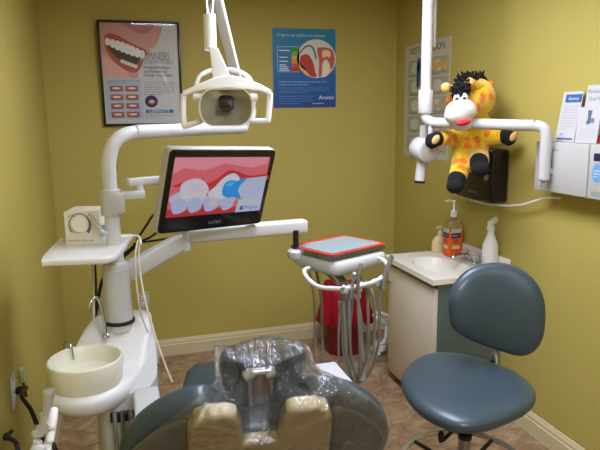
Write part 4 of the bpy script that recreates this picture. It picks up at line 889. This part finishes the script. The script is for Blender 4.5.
for s_ in (-1, 1):
    ax_ = CX+.30*s_+.008
    a_ = MB().box((ax_, 1.735, .795), (.078, .22, .026), bev=.01, seg=3).build('armrest', mat('pale_grey_plastic', (186, 190, 190), .4, var=.02), t)
    MB().tube([(ax_, 1.77, .785), (ax_, 1.80, .65), (CX+.21*s_, 1.85, .53)], .018, 10, 5).build('armrest_support', WHITE, a_)
#@@FILM
# ------------------------------------------------------------------ clear plastic cover over headrest and backrest
FILM = film_mat()
def sstep(a, b, x): x = min(1, max(0, (x-a)/(b-a))); return x*x*(3-2*x)
rd = random.Random(11); phs = [rd.uniform(0, 6.28) for _ in range(12)]
tv, tf = [], []
for ob in [x for x in bpy.data.objects if x.type == 'MESH' and x.name.split('.')[0] in ('backrest', 'back_shell', 'back_panel', 'headrest', 'headrest_bracket', 'glide_bar') and (x.parent == chair_root or (x.parent and x.parent.parent == chair_root))]:
    base = LOC[ob.name]; k0 = len(tv)
    tv += [v.co+base for v in ob.data.vertices]; tf += [tuple(k0+i for i in p_.vertices) for p_ in ob.data.polygons]
bvh = BVHTree.FromPolygons(tv, tf)
dd = Vector((.10, .87, -.48)).normalized(); ex = Vector((0, 0, 1)).cross(dd); ex = (-ex).normalized() if ex.x > 0 else ex.normalized()
ex = -ex if ex.x < 0 else ex; ew = ex.cross(dd).normalized(); ew = -ew if ew.z < 0 else ew
org = Vector((.33, 1.45, 1.0)); nu, nv = 170, 110
hw = lambda v: .138+.006*math.sin(9*v)+.265*sstep(.10, .56, v)+.02*sstep(.6, 1, v)
topw = max((p-org).dot(ew) for p in (Lh(-.10, .092, 0), Lh(.10, .092, 0), Lh(0, .075, 0)))+.016
XY = [[(((-1+2*i/nu)*hw(j/nv)+.022*(1-sstep(.2, .7, j/nv))-.02*sstep(.3, .8, j/nv)), topw-.50*(j/nv)+.012*math.cos(4.2*(-1+2*i/nu))*(1-j/nv)) for i in range(nu+1)] for j in range(nv+1)]
hit = [[None]*(nu+1) for _ in range(nv+1)]
for j in range(nv+1):
    for i in range(nu+1):
        x, w_ = XY[j][i]; q = bvh.ray_cast(org+ex*x+ew*w_-dd*.8, dd)
        if q[0] is not None and q[3] < 1.15: hit[j][i] = q[3]-.8-.007
dep = [[(hit[j][i] if hit[j][i] is not None else .16) for i in range(nu+1)] for j in range(nv+1)]
for it in range(160):
    new = [row[:] for row in dep]
    for j in range(nv+1):
        for i in range(nu+1):
            sm = (dep[max(j-1, 0)][i]+dep[min(j+1, nv)][i]+dep[j][max(i-1, 0)]+dep[j][min(i+1, nu)])/4
            new[j][i] = min(sm+.0004, hit[j][i]) if hit[j][i] is not None else sm+.0002
    dep = new
knx, knw = (L(0, -.13, .08)-org).dot(ex), (L(0, -.13, .08)-org).dot(ew)
mb = MB(); rows = []
def ridge(t): t = t % 1.0; return max(0, 1-abs(t-.5)*9)
for j in range(nv+1):
    row = []
    for i in range(nu+1):
        x, w_ = XY[j][i]; dx, dw = x-knx, w_-knw; d_ = math.hypot(dx, dw); th = math.atan2(dw, dx)
        k = sstep(.012, .07, d_)*(1-.55*sstep(.16, .34, d_))
        f_ = ridge(th*2.7+phs[0]+.10*math.sin(20*d_))+.8*ridge(th*4.3+phs[1]-.3*d_)+.6*ridge(th*7.1+phs[2]+.8*d_)
        g_ = ridge(9*x-3*w_+phs[3]+.2*math.sin(14*w_))+.7*ridge(15*x+5*w_+phs[4])+.5*ridge(11*w_-7*x+phs[5]+.3*math.sin(18*x))
        z = dep[j][i]-.007*k*f_-.009*g_*sstep(.05, .2, d_)
        row.append(mb.bm.verts.new(org+ex*x+ew*w_+dd*z))
    rows.append(row)
top = rows[0]; prev = top
for q in range(1, 9):
    a_ = q/8; nr = []
    for v in top:
        nr.append(mb.bm.verts.new(v.co+Vector((0, .05*math.sin(min(1, a_*2)*PI/2)+.03, .010*math.sin(a_*PI)-.10*a_*a_))))
    rows.insert(0, nr)
for r0, r1 in zip(rows, rows[1:]):
    for i in range(nu): mb.face((r0[i], r0[i+1], r1[i+1], r1[i]))
jk = min(range(nv+1), key=lambda j: abs(XY[j][nu//2][1]-knw)); ik = min(range(nu+1), key=lambda i: abs(XY[jk][i][0]-knx)); KP = rows[8+jk][ik].co.copy()
t3 = thing('plastic_cover', (.32, 1.5, 1.06), 'crinkled clear plastic cover draped over the treatment chair headrest and back', 'plastic cover')
mb.build('film', FILM, t3, ang=180)
kp = KP-dd*.002; mb = MB().ball(kp, (.009, .007, .009))
for i in range(12):
    a = i*.524+rd.uniform(-.2, .2); e = bu*math.cos(a)+bv*math.sin(a); r_ = rd.uniform(.03, .06)
    mb.tube([kp, kp+e*.015+bnn*.002, kp+e*r_-bnn*.004], (.0035, .001), 6)
mb.build('gathered_knot', mat('film_knot', (226, 226, 222), .2, trans=.5), t3)
#@@WORLD
wd = bpy.data.worlds.new('world'); S.world = wd; wd.use_nodes = True; wd.node_tree.nodes['Background'].inputs[0].default_value = (.5, .5, .48, 1); wd.node_tree.nodes['Background'].inputs[1].default_value = .05
